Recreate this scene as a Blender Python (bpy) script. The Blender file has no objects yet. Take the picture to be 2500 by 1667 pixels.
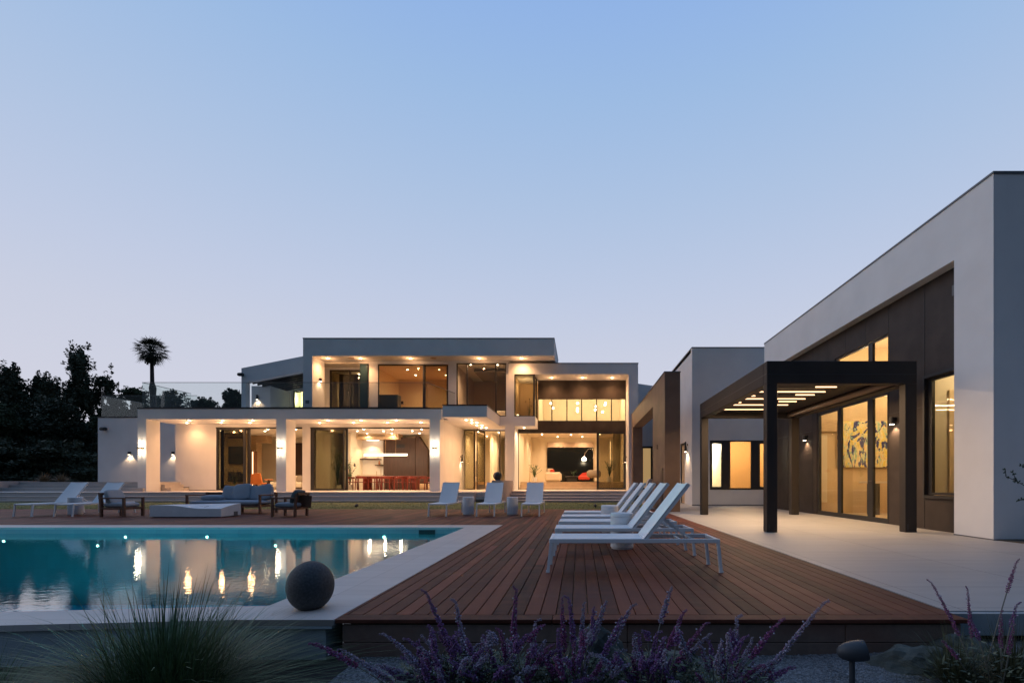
import bpy, math, random
from mathutils import Vector, Matrix, noise
random.seed(7)
R = math.radians
SC = bpy.context.scene
COL = SC.collection

# ------------------------------------------------------------------ camera
F = 1150.0                      # focal length in pixels of the 2500 px wide photograph
cam_d = bpy.data.cameras.new('camera')
cam = bpy.data.objects.new('camera', cam_d)
COL.objects.link(cam)
cam.location = (0, 0, 1.0)
cam.rotation_euler = (R(90), 0, 0)
cam_d.sensor_width = 36.0
cam_d.lens = F / 2500 * 36.0
cam_d.shift_x = (1250 - 1415) / 2500
cam_d.shift_y = (1176 - 833.5) / 2500
cam_d.clip_end = 3000
cam_d.clip_start = 0.05
SC.camera = cam

# ------------------------------------------------------------------ view
SC.view_settings.view_transform = 'Standard'
SC.view_settings.look = 'None'
SC.view_settings.exposure = 0.0
SC.view_settings.gamma = 1.0
SC.cycles.max_bounces = 8
SC.cycles.diffuse_bounces = 4
SC.cycles.glossy_bounces = 4
SC.cycles.transparent_max_bounces = 24
SC.cycles.sample_clamp_indirect = 6.0
SC.cycles.caustics_reflective = False
SC.cycles.caustics_refractive = False

# ------------------------------------------------------------------ dusk sky
W = bpy.data.worlds.new('World')
SC.world = W
W.use_nodes = True
wn, wl = W.node_tree.nodes, W.node_tree.links
for n in list(wn): wn.remove(n)
def wnode(t, **k):
    n = wn.new(t)
    for a, b in k.items(): setattr(n, a, b)
    return n
tc = wnode('ShaderNodeTexCoord')
sp = wnode('ShaderNodeSeparateXYZ'); wl.new(tc.outputs['Generated'], sp.inputs[0])
ramp = wnode('ShaderNodeValToRGB'); wl.new(sp.outputs['Z'], ramp.inputs[0])
el = ramp.color_ramp.elements
stops = [(0.0, (.69, .668, .75)), (.10, (.65, .655, .757)), (.257, (.588, .625, .758)), (.347, (.53, .598, .768)), (.506, (.42, .545, .762)),
         (.63, (.335, .498, .768)), (.71, (.285, .455, .785)), (1.0, (.16, .31, .62))]
el[0].position, el[0].color = stops[0][0], (*stops[0][1], 1)
el[1].position, el[1].color = stops[1][0], (*stops[1][1], 1)
for p_, c_ in stops[2:]:
    e_ = el.new(p_); e_.color = (*c_, 1)
ramp2 = wnode('ShaderNodeValToRGB'); wl.new(sp.outputs['Z'], ramp2.inputs[0])     # the dark eastern half, behind the camera
e2 = ramp2.color_ramp.elements
e2[0].position, e2[0].color = 0.0, (.04, .05, .075, 1)
e2[1].position, e2[1].color = 1.0, (.10, .20, .42, 1)
e3 = e2.new(.35); e3.color = (.035, .07, .115, 1)
dotn = wnode('ShaderNodeVectorMath', operation='DOT_PRODUCT')
wl.new(tc.outputs['Generated'], dotn.inputs[0]); dotn.inputs[1].default_value = (-.42, .91, .05)
mr = wnode('ShaderNodeMapRange', interpolation_type='SMOOTHSTEP')
wl.new(dotn.outputs['Value'], mr.inputs['Value'])
mr.inputs['From Min'].default_value = -.45; mr.inputs['From Max'].default_value = .26
mix = wnode('ShaderNodeMixRGB'); wl.new(mr.outputs[0], mix.inputs[0]); wl.new(ramp2.outputs[0], mix.inputs[1]); wl.new(ramp.outputs[0], mix.inputs[2])
bg = wnode('ShaderNodeBackground'); wl.new(mix.outputs[0], bg.inputs['Color']); bg.inputs['Strength'].default_value = 1.0
wo = wnode('ShaderNodeOutputWorld'); wl.new(bg.outputs[0], wo.inputs['Surface'])
# afterglow: the sun has just set to the left, a very wide and weak source
sun_d = bpy.data.lights.new('afterglow', 'SUN')
sun_d.energy = 0.42; sun_d.angle = R(70); sun_d.color = (1.0, .86, .80)
sun = bpy.data.objects.new('afterglow', sun_d); COL.objects.link(sun)
sun.rotation_euler = Vector((-1.0, .12, .30)).to_track_quat('Z', 'Y').to_euler()

# ------------------------------------------------------------------ materials
MATS = {}
def mat(name, color=(.5, .5, .5), rough=.6, metal=0.0, spec=.5, bump=0.0, bscale=40, var=0.0, vscale=3, emit=None, estr=0.0, stretch=None):
    if name in MATS: return MATS[name]
    m = bpy.data.materials.new(name); m.use_nodes = True
    nt = m.node_tree; b = nt.nodes['Principled BSDF']
    b.inputs['Base Color'].default_value = (*color, 1); b.inputs['Roughness'].default_value = rough
    b.inputs['Metallic'].default_value = metal; b.inputs['Specular IOR Level'].default_value = spec
    if emit:
        b.inputs['Emission Color'].default_value = (*emit, 1); b.inputs['Emission Strength'].default_value = estr
    if var or bump:
        t = nt.nodes.new('ShaderNodeTexCoord'); mp = nt.nodes.new('ShaderNodeMapping')
        nt.links.new(t.outputs['Object'], mp.inputs[0])
        if stretch: mp.inputs['Scale'].default_value = stretch
    if var:
        nz = nt.nodes.new('ShaderNodeTexNoise'); nz.inputs['Scale'].default_value = vscale; nz.inputs['Detail'].default_value = 6
        nt.links.new(mp.outputs[0], nz.inputs['Vector'])
        cr = nt.nodes.new('ShaderNodeValToRGB')
        cr.color_ramp.elements[0].position = .3; cr.color_ramp.elements[1].position = .7
        cr.color_ramp.elements[0].color = (*[max(0, c * (1 - var)) for c in color], 1)
        cr.color_ramp.elements[1].color = (*[min(1, c * (1 + var)) for c in color], 1)
        nt.links.new(nz.outputs['Fac'], cr.inputs[0]); nt.links.new(cr.outputs[0], b.inputs['Base Color'])
    if bump:
        nb = nt.nodes.new('ShaderNodeTexNoise'); nb.inputs['Scale'].default_value = bscale; nb.inputs['Detail'].default_value = 5
        nt.links.new(mp.outputs[0], nb.inputs['Vector'])
        bp = nt.nodes.new('ShaderNodeBump'); bp.inputs['Strength'].default_value = bump; bp.inputs['Distance'].default_value = .01
        nt.links.new(nb.outputs['Fac'], bp.inputs['Height']); nt.links.new(bp.outputs[0], b.inputs['Normal'])
    MATS[name] = m
    return m
STUCCO = mat('white_stucco', (.72, .71, .70), .85, var=.05, vscale=1.1, bump=.25, bscale=60, spec=.2)
STUCCO_IN = mat('cream_plaster', (.78, .70, .55), .8, var=.03, vscale=1.5, spec=.2)
CEIL = mat('white_ceiling', (.78, .72, .62), .85, spec=.2)
BRONZE = mat('bronze_panel', (.044, .034, .030), .58, spec=.25, var=.22, vscale=2.2, bump=.08, bscale=30)
BRONZE2 = mat('portal_bronze', (.15, .095, .068), .55, var=.2, vscale=1.6, bump=.08, bscale=30)
BLACK = mat('black_metal', (.018, .018, .02), .45)
PERG = mat('pergola_metal', (.030, .025, .023), .55, spec=.25, var=.15, vscale=2)
DARKWIN = mat('dark_panel', (.05, .05, .048), .5)
TAUPE = mat('taupe_wall', (.36, .27, .17), .7, var=.08, vscale=2)
TAUPE_D = mat('grey_brown_wall', (.20, .165, .14), .8, var=.05)
OAK = mat('oak', (.60, .43, .26), .55, var=.15, vscale=4, stretch=(1, 1, 8))
BROWNWOOD = mat('ribbed_walnut', (.055, .027, .017), .55, var=.25, vscale=3, stretch=(6, 6, .6))
REDWOOD = mat('red_stained_wood', (.20, .035, .022), .4, var=.2, vscale=6)
TEAK = mat('dark_teak', (.13, .055, .03), .5, var=.3, vscale=8, stretch=(1, 1, .3), bump=.1, bscale=80)
WHITEMETAL = mat('white_powdercoat', (.74, .77, .78), .4, var=.02)
SLING = mat('white_mesh_sling', (.74, .75, .75), .65, bump=.25, bscale=500)
CONCRETE_W = mat('white_concrete', (.66, .67, .68), .75, var=.06, vscale=5, bump=.12, bscale=90)
CUSHION_G = mat('grey_cushion', (.40, .41, .43), .9, bump=.35, bscale=260, var=.05)
CUSHION_B = mat('blue_grey_cushion', (.28, .32, .37), .9, bump=.35, bscale=260, var=.06)
CUSHION_D = mat('dark_teal_cushion', (.08, .11, .125), .9, bump=.3, bscale=260)
STONE_D = mat('dark_stone_ball', (.055, .056, .058), .75, var=.35, vscale=60, bump=.22, bscale=150)
ROCK = mat('green_grey_rock', (.068, .078, .070), .85, var=.5, vscale=5, bump=.9, bscale=14)
ORANGE = mat('orange_leather', (.62, .19, .05), .5)
CREAMFAB = mat('cream_fabric', (.66, .58, .46), .9)
REDFAB = mat('red_fabric', (.5, .05, .03), .8)
GREYFAB = mat('taupe_fabric', (.26, .21, .16), .9)
POT = mat('white_pot', (.7, .68, .62), .5)
LEAF = mat('house_plant_leaf', (.05, .11, .03), .5, var=.3, vscale=9)
NIGHTGLASS = mat('night_window', (.008, .009, .008), .12)
BRASS = mat('brass', (.55, .38, .18), .35, metal=1.0)
WARM = (1.0, .66, .38); AMBER = (1.0, .50, .215)
def emit(name, color, s):
    return mat(name, (0, 0, 0), .5, emit=color, estr=s)
E_DOWN = emit('downlight_glow', (1.0, .80, .52), 30)
E_STRIP = emit('led_strip_glow', (1.0, .60, .30), 3.2)
E_TUBE = emit('tube_glow', (1.0, .80, .55), 7)
E_WHITE = emit('mirror_light_glow', (1.0, .95, .85), 5)
E_POOL = emit('pool_light_glow', (.95, 1.0, .70), 30)
E_SCONCE = emit('sconce_glow', (1.0, .82, .6), 14)

def glass_mat(name, tint=(.9, .93, .92), ior=1.5, base=0.0):
    if name in MATS: return MATS[name]
    m = bpy.data.materials.new(name); m.use_nodes = True
    nt = m.node_tree
    for n in list(nt.nodes): nt.nodes.remove(n)
    o = nt.nodes.new('ShaderNodeOutputMaterial'); mx = nt.nodes.new('ShaderNodeMixShader')
    tr = nt.nodes.new('ShaderNodeBsdfTransparent'); tr.inputs[0].default_value = (*tint, 1)
    gl = nt.nodes.new('ShaderNodeBsdfGlossy'); gl.inputs['Roughness'].default_value = 0.0
    fr = nt.nodes.new('ShaderNodeLayerWeight')
    pw = nt.nodes.new('ShaderNodeMath'); pw.operation = 'POWER'; pw.inputs[1].default_value = 4.5; nt.links.new(fr.outputs['Facing'], pw.inputs[0])
    ad = nt.nodes.new('ShaderNodeMath'); ad.operation = 'MULTIPLY_ADD'; ad.use_clamp = True; ad.inputs[1].default_value = .6; ad.inputs[2].default_value = .035+base
    nt.links.new(pw.outputs[0], ad.inputs[0]); nt.links.new(ad.outputs[0], mx.inputs[0])
    nt.links.new(tr.outputs[0], mx.inputs[1]); nt.links.new(gl.outputs[0], mx.inputs[2]); nt.links.new(mx.outputs[0], o.inputs[0])
    MATS[name] = m
    return m
GLASS = glass_mat('window_glass', (.90, .92, .88))
GLASS_T = glass_mat('tinted_glass', (.62, .60, .50), base=.02)
GLASS_R = glass_mat('railing_glass', (.94, .965, .955), base=.01)

# ------------------------------------------------------------------ mesh builder
class MB:
    def __init__(s): s.v = []; s.f = []
    def add(s, vs, fs):
        o = len(s.v); s.v += [tuple(v) for v in vs]; s.f += [tuple(i + o for i in f) for f in fs]; return s
    def box(s, x0, x1, y0, y1, z0, z1):
        if x0 > x1: x0, x1 = x1, x0
        if y0 > y1: y0, y1 = y1, y0
        if z0 > z1: z0, z1 = z1, z0
        return s.add([(x0,y0,z0),(x1,y0,z0),(x1,y1,z0),(x0,y1,z0),(x0,y0,z1),(x1,y0,z1),(x1,y1,z1),(x0,y1,z1)],
                     [(0,3,2,1),(4,5,6,7),(0,1,5,4),(1,2,6,5),(2,3,7,6),(3,0,4,7)])
    def bbox(s, x0, x1, y0, y1, z0, z1, b=.01):            # box with chamfered edges
        if x0 > x1: x0, x1 = x1, x0
        if y0 > y1: y0, y1 = y1, y0
        if z0 > z1: z0, z1 = z1, z0
        b = min(b, (x1-x0)/2.2, (y1-y0)/2.2, (z1-z0)/2.2)
        X = [x0, x0+b, x1-b, x1]; Y = [y0, y0+b, y1-b, y1]; Z = [z0, z0+b, z1-b, z1]
        idx = {}; vs = []
        def V(i, j, k):
            if (i,j,k) not in idx: idx[(i,j,k)] = len(vs); vs.append((X[i], Y[j], Z[k]))
            return idx[(i,j,k)]
        fs = [(V(1,1,0),V(1,2,0),V(2,2,0),V(2,1,0)), (V(1,1,3),V(2,1,3),V(2,2,3),V(1,2,3)),
              (V(1,0,1),V(2,0,1),V(2,0,2),V(1,0,2)), (V(1,3,1),V(1,3,2),V(2,3,2),V(2,3,1)),
              (V(0,1,1),V(0,1,2),V(0,2,2),V(0,2,1)), (V(3,1,1),V(3,2,1),V(3,2,2),V(3,1,2))]
        for (k, kk) in ((0,1),(3,2)):
            fs += [(V(1,1,k),V(2,1,k),V(2,0,kk),V(1,0,kk)), (V(1,2,k),V(1,3,kk),V(2,3,kk),V(2,2,k)),
                   (V(1,1,k),V(0,1,kk),V(0,2,kk),V(1,2,k)), (V(2,1,k),V(2,2,k),V(3,2,kk),V(3,1,kk))]
        for (i, ii) in ((0,1),(3,2)):
            for (j, jj) in ((0,1),(3,2)):
                fs.append((V(ii,j,1),V(ii,j,2),V(i,jj,2),V(i,jj,1)))
                for (k, kk) in ((0,1),(3,2)):
                    fs.append((V(ii,jj,k),V(ii,j,kk),V(i,jj,kk)))
        return s.add(vs, fs)
    def quad(s, a, b, c, d): return s.add([a, b, c, d], [(0,1,2,3)])
    def prism(s, poly, axis, a, b):                        # closed outline extruded along an axis
        n = len(poly)
        def P(p, t):
            return {'x': (t, p[0], p[1]), 'y': (p[0], t, p[1]), 'z': (p[0], p[1], t)}[axis]
        vs = [P(p, a) for p in poly] + [P(p, b) for p in poly]
        fs = [tuple(range(n))[::-1], tuple(range(n, 2*n))] + [(i, (i+1) % n, n+(i+1) % n, n+i) for i in range(n)]
        return s.add(vs, fs)
    def bar(s, p, q, w, h=None, up=(0,0,1)):               # rectangular bar from p to q
        h = h or w; p, q = Vector(p), Vector(q); d = (q-p).normalized(); u = Vector(up)
        if abs(d.dot(u)) > .99: u = Vector((0,1,0))
        a = d.cross(u).normalized(); c = a.cross(d).normalized()
        vs = []
        for e in (p, q):
            for (i, j) in ((-1,-1),(1,-1),(1,1),(-1,1)): vs.append(e + a*i*w/2 + c*j*h/2)
        return s.add(vs, [(0,1,2,3),(7,6,5,4),(0,4,5,1),(1,5,6,2),(2,6,7,3),(3,7,4,0)])
    def tube(s, pts, rad, n=8, cap=True):
        pts = [Vector(p) for p in pts]
        rads = rad if isinstance(rad, (list, tuple)) else [rad]*len(pts)
        vs = []; fs = []; pa = None
        for i, p in enumerate(pts):
            d = (pts[min(i+1, len(pts)-1)] - pts[max(i-1, 0)]).normalized()
            if pa is None: pa = d.orthogonal().normalized()
            a = (pa - d*pa.dot(d)).normalized(); pa = a; c = d.cross(a)
            for k in range(n):
                t = 2*math.pi*k/n; vs.append(p + (a*math.cos(t) + c*math.sin(t))*rads[i])
        for i in range(len(pts)-1):
            for k in range(n):
                fs.append((i*n+k, i*n+(k+1) % n, (i+1)*n+(k+1) % n, (i+1)*n+k))
        if cap: fs += [tuple(range(n))[::-1], tuple(range((len(pts)-1)*n, len(pts)*n))]
        return s.add(vs, fs)
    def lathe(s, prof, n=32, c=(0,0,0)):
        vs = []; fs = []
        for (r, z) in prof:
            for k in range(n):
                t = 2*math.pi*k/n; vs.append((c[0]+r*math.cos(t), c[1]+r*math.sin(t), c[2]+z))
        for i in range(len(prof)-1):
            for k in range(n): fs.append((i*n+k, i*n+(k+1) % n, (i+1)*n+(k+1) % n, (i+1)*n+k))
        fs += [tuple(range(n))[::-1], tuple(range((len(prof)-1)*n, len(prof)*n))]
        return s.add(vs, fs)
    def pillow(s, c, size, e=2.6, ez=2.0, rot=None, nu=20, nv=12, wob=0.0):    # superellipsoid cushion
        vs = []; fs = []
        def sg(x, p): return math.copysign(abs(x)**p, x)
        for j in range(nv+1):
            ph = -math.pi/2 + math.pi*j/nv
            for i in range(nu):
                th = 2*math.pi*i/nu
                x = sg(math.cos(ph), 1.0/ez*1.0)*sg(math.cos(th), 2/e*.5)
                y = sg(math.cos(ph), 1.0/ez*1.0)*sg(math.sin(th), 2/e*.5)
                z = sg(math.sin(ph), .9)
                v = Vector((x*size[0]/2, y*size[1]/2, z*size[2]/2))
                if wob: v *= 1 + wob*noise.noise(Vector((v.x*9+c[0], v.y*9+c[1], v.z*9)))
                if rot is not None: v = rot @ v
                vs.append(v + Vector(c))
        for j in range(nv):
            for i in range(nu): fs.append((j*nu+i, j*nu+(i+1) % nu, (j+1)*nu+(i+1) % nu, (j+1)*nu+i))
        return s.add(vs, fs)
    def holes(s, x0, x1, z0, z1, t0, t1, hs, axis='y'):    # wall with rectangular holes; axis = thickness direction
        xs = sorted(set([x0, x1] + [v for h in hs for v in h[:2] if x0 < v < x1]))
        zs = sorted(set([z0, z1] + [v for h in hs for v in h[2:] if z0 < v < z1]))
        def solid(i, j):
            if not (0 <= i < len(xs)-1 and 0 <= j < len(zs)-1): return False
            cx, cz = (xs[i]+xs[i+1])/2, (zs[j]+zs[j+1])/2
            return not any(h[0] < cx < h[1] and h[2] < cz < h[3] for h in hs)
        P = (lambda x, t, z: (x, t, z)) if axis == 'y' else ((lambda x, t, z: (t, x, z)) if axis == 'x' else (lambda x, t, z: (x, z, t)))
        for i in range(len(xs)-1):
            for j in range(len(zs)-1):
                if not solid(i, j): continue
                a, b, c, d = xs[i], xs[i+1], zs[j], zs[j+1]
                s.quad(P(a,t0,c), P(b,t0,c), P(b,t0,d), P(a,t0,d)); s.quad(P(a,t1,c), P(a,t1,d), P(b,t1,d), P(b,t1,c))
                if not solid(i-1, j): s.quad(P(a,t0,c), P(a,t0,d), P(a,t1,d), P(a,t1,c))
                if not solid(i+1, j): s.quad(P(b,t0,c), P(b,t1,c), P(b,t1,d), P(b,t0,d))
                if not solid(i, j-1): s.quad(P(a,t0,c), P(a,t1,c), P(b,t1,c), P(b,t0,c))
                if not solid(i, j+1): s.quad(P(a,t0,d), P(b,t0,d), P(b,t1,d), P(a,t1,d))
        return s

def wloc(o):
    v = Vector((0,0,0))
    while o is not None: v += Vector(o.location); o = o.parent
    return v
def obj(name, mb, m, parent=None, world=False, smooth=False, recalc=True):
    me = bpy.data.meshes.new(name)
    off = wloc(parent) if (world and parent) else Vector((0,0,0))
    me.from_pydata([(v[0]-off.x, v[1]-off.y, v[2]-off.z) for v in mb.v], [], mb.f)
    ms = m if isinstance(m, (list, tuple)) else [m]
    for q in ms: me.materials.append(q)
    if recalc:
        import bmesh
        bm = bmesh.new(); bm.from_mesh(me); bmesh.ops.recalc_face_normals(bm, faces=bm.faces); bm.to_mesh(me); bm.free()
    if smooth:
        for p in me.polygons: p.use_smooth = True
    o = bpy.data.objects.new(name, me); COL.objects.link(o)
    if parent: o.parent = parent
    return o
def tag(o, label, cat, group=None, kind=None):
    o['label'] = label; o['category'] = cat
    if group: o['group'] = group
    if kind: o['kind'] = kind
    return o
def thing(name, label, cat, loc=(0,0,0), rz=0, group=None):
    o = bpy.data.objects.new(name, None); COL.objects.link(o)
    o.empty_display_size = .2
    o.location = loc; o.rotation_euler = (0, 0, rz)
    return tag(o, label, cat, group)
def struct(name, mb, m, **k):
    o = obj(name, mb, m, None, **k); o['kind'] = 'structure'; return o
def dup(o, loc=None, rz=None, label=None, parent=None):
    c = o.copy(); COL.objects.link(c)
    if parent is not None: c.parent = parent
    if loc is not None: c.location = loc
    if rz is not None: c.rotation_euler = (0, 0, rz)
    if label: c['label'] = label
    for ch in [q for q in o.children]: dup(ch, parent=c)
    return c
LK = 3.2
def lamp(kind, loc, power, parent, color=WARM, size=.05, cone=150, blend=.7, aim=(0,0,-1), name='light'):
    d = bpy.data.lights.new(name, kind); d.energy = power*LK; d.color = color
    if kind != 'AREA': d.shadow_soft_size = size
    if kind == 'AREA': d.shape = 'RECTANGLE'; d.size = cone; d.size_y = .03
    if kind == 'SPOT': d.spot_size = R(cone); d.spot_blend = blend
    o = bpy.data.objects.new(name, d); COL.objects.link(o)
    o.location = Vector(loc) - (wloc(parent) if parent else Vector((0,0,0)))
    o.rotation_euler = (-Vector(aim)).to_track_quat('Z', 'Y').to_euler()
    if parent: o.parent = parent
    return o
def px(x, y, Y):        # where a point of the photograph lies at depth Y
    return ((x - 1415)*Y/F, 1 - (y - 1176)*Y/F)
def pz(x, y, z):        # where a point of the photograph lies at height z
    Y = F*(1 - z)/(y - 1176); return ((x - 1415)*Y/F, Y)
# ================================================================== THE SETTING
ZG = -.30
def nt_of(m): return m.node_tree, m.node_tree.nodes, m.node_tree.links
# gravel / earth
def speckle_mat(name, cols, scale, bump, rough=.95):
    m = mat(name, (.1,.1,.1), rough); nt, N, L = nt_of(m); b = N['Principled BSDF']
    t = N.new('ShaderNodeTexCoord'); v = N.new('ShaderNodeTexVoronoi'); v.inputs['Scale'].default_value = scale
    L.new(t.outputs['Object'], v.inputs['Vector'])
    cr = N.new('ShaderNodeValToRGB'); cr.color_ramp.elements[0].color = (*cols[0], 1); cr.color_ramp.elements[1].color = (*cols[1], 1)
    s = N.new('ShaderNodeSeparateColor'); L.new(v.outputs['Color'], s.inputs[0]); L.new(s.outputs[0], cr.inputs[0])
    L.new(cr.outputs[0], b.inputs['Base Color'])
    bp = N.new('ShaderNodeBump'); bp.inputs['Strength'].default_value = bump; bp.inputs['Distance'].default_value = .012
    inv = N.new('ShaderNodeMath'); inv.operation = 'SUBTRACT'; inv.inputs[0].default_value = 1; L.new(v.outputs['Distance'], inv.inputs[1])
    L.new(inv.outputs[0], bp.inputs['Height']); L.new(bp.outputs[0], b.inputs['Normal'])
    return m
GRAVEL = speckle_mat('grey_gravel', ((.06,.065,.07), (.24,.25,.27)), 70, 1.0)
EARTH = mat('dark_earth', (.035,.032,.026), .95, var=.4, vscale=1.5, bump=.6, bscale=20)

# pool outline (outer coping line) : far edge y=10.95, right edge x=-1.79, near edge slanting
def near_out(x): return 3.418 + (x+2.49)*.0845
def near_in(x): return 3.812 + (x+2.52)*.0925
XL = -26.0
g = MB()      # the ground sheet, open under the pool, reaching the horizon
fy = lambda x: near_out(x)+.05
g.add([(-900,-200,ZG),(900,-200,ZG),(900,3.3,ZG),(-1.9,3.47,ZG),(-2.4,fy(-2.4),ZG),(XL,fy(XL),ZG),(-900,fy(XL),ZG)], [(0,1,2,3,4,5,6)])
g.add([(-1.9,3.47,ZG),(900,3.3,ZG),(900,900,ZG),(-900,900,ZG),(-900,10.8,ZG),(-1.9,10.8,ZG)], [(0,1,2,3,4,5)])
g.add([(-900,fy(XL),ZG),(XL,fy(XL),ZG),(XL,10.8,ZG),(-900,10.8,ZG)], [(0,1,2,3)])
struct('ground', g, EARTH, recalc=False)
gb = MB(); nx, ny = 60, 40
vs = []; fs = []
for j in range(ny+1):
    for i in range(nx+1):
        x = -1.6 + 8.0*i/nx; y = -1.0 + 4.7*j/ny
        e = min(1, (3.75-y)/.4, (x+1.6)/.6 + .05)
        z = ZG + .02 + .035*noise.noise(Vector((x*.7, y*.7, 0))) + max(0, (x-1.6))*.028*(1 if y > 2 else y/2 if y > 0 else 0) + .006*noise.noise(Vector((x*9, y*9, 2)))
        vs.append((x, y, z))
for j in range(ny):
    for i in range(nx): fs.append((j*(nx+1)+i, j*(nx+1)+i+1, (j+1)*(nx+1)+i+1, (j+1)*(nx+1)+i))
gb.add(vs, fs)
o = struct('gravel_path', gb, GRAVEL, smooth=True)
# loose pebbles where the camera is near enough to tell them apart
pb = MB(); rg = random.Random(3)
for k in range(9000):
    x = rg.uniform(.3, 3.4); y = rg.uniform(2.7, 3.62)
    z = ZG + .02 + .035*noise.noise(Vector((x*.7, y*.7, 0))) + max(0, (x-1.6))*.028
    s_ = rg.uniform(.004, .010); a = rg.uniform(0, 6.28)
    pts = []
    for (dx, dy, dz) in ((1,0,0),(0,1,0),(-1,0,0),(0,-1,0),(0,0,.7),(0,0,-.7)):
        pts.append((x+s_*(dx*math.cos(a)-dy*math.sin(a))*rg.uniform(.7,1.3), y+s_*(dx*math.sin(a)+dy*math.cos(a))*rg.uniform(.7,1.2), z+s_*dz))
    pb.add(pts, [(0,1,4),(1,2,4),(2,3,4),(3,0,4),(1,0,5),(2,1,5),(3,2,5),(0,3,5)])
PEB = mat('pebble', (.16,.165,.175), .85, var=.6, vscale=60)
o = obj('pebbles', pb, PEB); tag(o, 'small grey gravel stones spread in front of the deck', 'gravel', kind='stuff')

# ------------------------------------------------------------------ deck boards
def board_mat(name, c0, c1, rough=.5):
    m = mat(name, c0, rough); nt, N, L = nt_of(m); b = N['Principled BSDF']; b.inputs['Specular IOR Level'].default_value = .18
    at = N.new('ShaderNodeAttribute'); at.attribute_name = 'board'
    t = N.new('ShaderNodeTexCoord'); mp = N.new('ShaderNodeMapping'); mp.inputs['Scale'].default_value = (14, 1.6, 14)
    cx = N.new('ShaderNodeCombineXYZ'); sm = N.new('ShaderNodeMath'); sm.operation = 'MULTIPLY'; sm.inputs[1].default_value = 37
    L.new(at.outputs['Fac'], sm.inputs[0]); L.new(sm.outputs[0], cx.inputs[2])
    ad = N.new('ShaderNodeVectorMath'); L.new(t.outputs['Object'], mp.inputs[0]); L.new(mp.outputs[0], ad.inputs[0]); L.new(cx.outputs[0], ad.inputs[1])
    nz = N.new('ShaderNodeTexNoise'); nz.inputs['Scale'].default_value = 1.0; nz.inputs['Detail'].default_value = 7; nz.inputs['Roughness'].default_value = .65; L.new(ad.outputs[0], nz.inputs['Vector'])
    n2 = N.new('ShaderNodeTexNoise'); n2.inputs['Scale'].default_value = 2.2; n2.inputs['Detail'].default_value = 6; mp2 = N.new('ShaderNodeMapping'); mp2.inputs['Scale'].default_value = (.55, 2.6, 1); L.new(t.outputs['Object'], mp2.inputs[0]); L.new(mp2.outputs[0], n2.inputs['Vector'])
    mx = N.new('ShaderNodeMath'); mx.operation = 'MULTIPLY_ADD'; mx.inputs[1].default_value = .60; L.new(at.outputs['Fac'], mx.inputs[0])
    m3 = N.new('ShaderNodeMath'); m3.operation = 'MULTIPLY'; m3.inputs[1].default_value = .50; L.new(nz.outputs['Fac'], m3.inputs[0]); L.new(m3.outputs[0], mx.inputs[2])
    cr = N.new('ShaderNodeValToRGB'); cr.color_ramp.elements[0].color = (*c0, 1); cr.color_ramp.elements[1].color = (*c1, 1)
    cr.color_ramp.elements[0].position = .12; cr.color_ramp.elements[1].position = .85
    L.new(mx.outputs[0], cr.inputs[0])
    wx = N.new('ShaderNodeMixRGB'); wx.blend_type = 'MIX'; wx.inputs[2].default_value = (.19, .075, .048, 1)  # lighter reddish cross bands: wear marks and sheen patches put into the colour
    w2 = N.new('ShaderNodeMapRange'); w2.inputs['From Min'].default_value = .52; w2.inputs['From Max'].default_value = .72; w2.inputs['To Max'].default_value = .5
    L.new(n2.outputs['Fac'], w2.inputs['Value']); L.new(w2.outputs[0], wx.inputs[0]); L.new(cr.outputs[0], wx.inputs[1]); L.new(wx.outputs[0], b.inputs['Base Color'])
    bp = N.new('ShaderNodeBump'); bp.inputs['Strength'].default_value = .35; bp.inputs['Distance'].default_value = .004
    L.new(nz.outputs['Fac'], bp.inputs['Height']); L.new(bp.outputs[0], b.inputs['Normal'])
    rr = N.new('ShaderNodeMapRange'); rr.inputs['To Min'].default_value = rough-.12; rr.inputs['To Max'].default_value = rough+.2
    L.new(n2.outputs['Fac'], rr.inputs['Value']); L.new(rr.outputs[0], b.inputs['Roughness'])
    return m
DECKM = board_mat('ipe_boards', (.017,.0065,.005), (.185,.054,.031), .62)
class Boards(MB):
    def __init__(s): super().__init__(); s.val = []
    def board(s, x0, x1, y0, y1, z0, z1, v):
        n0 = len(s.f); s.bbox(x0, x1, y0, y1, z0, z1, .003); s.val += [v]*(len(s.f)-n0)
def build_boards(name, b, m):
    o = obj(name, b, m, None, recalc=True)
    at = o.data.attributes.new('board', 'FLOAT', 'FACE')
    at.data.foreach_set('value', b.val)
    return o
rb = random.Random(11)
d = Boards(); BW = .1212; GAP = .0075
def run(x0, y0, y1):
    y = y0; v0 = rb.random()
    while y < y1-.05:
        L_ = rb.uniform(1.8, 4.2)
        if y1-(y+L_) < .8: L_ = y1-y
        d.board(x0+GAP/2, x0+BW-GAP/2, y, min(y1, y+L_)-.003, -.028, rb.uniform(-.0012, 0), rb.random()**1.2)
        y += L_
DX0, DX1, DY0, DY1 = -1.785, 2.84, 3.42, 17.34
n_b = int((DX1-.11-DX0-.03)/BW)
x = DX1-.11-n_b*BW
for i in range(n_b):
    run(x+i*BW, 3.56, DY1)
d.board(DX0, x-GAP/2, 3.56, 11.0, -.028, 0, .3)
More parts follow.
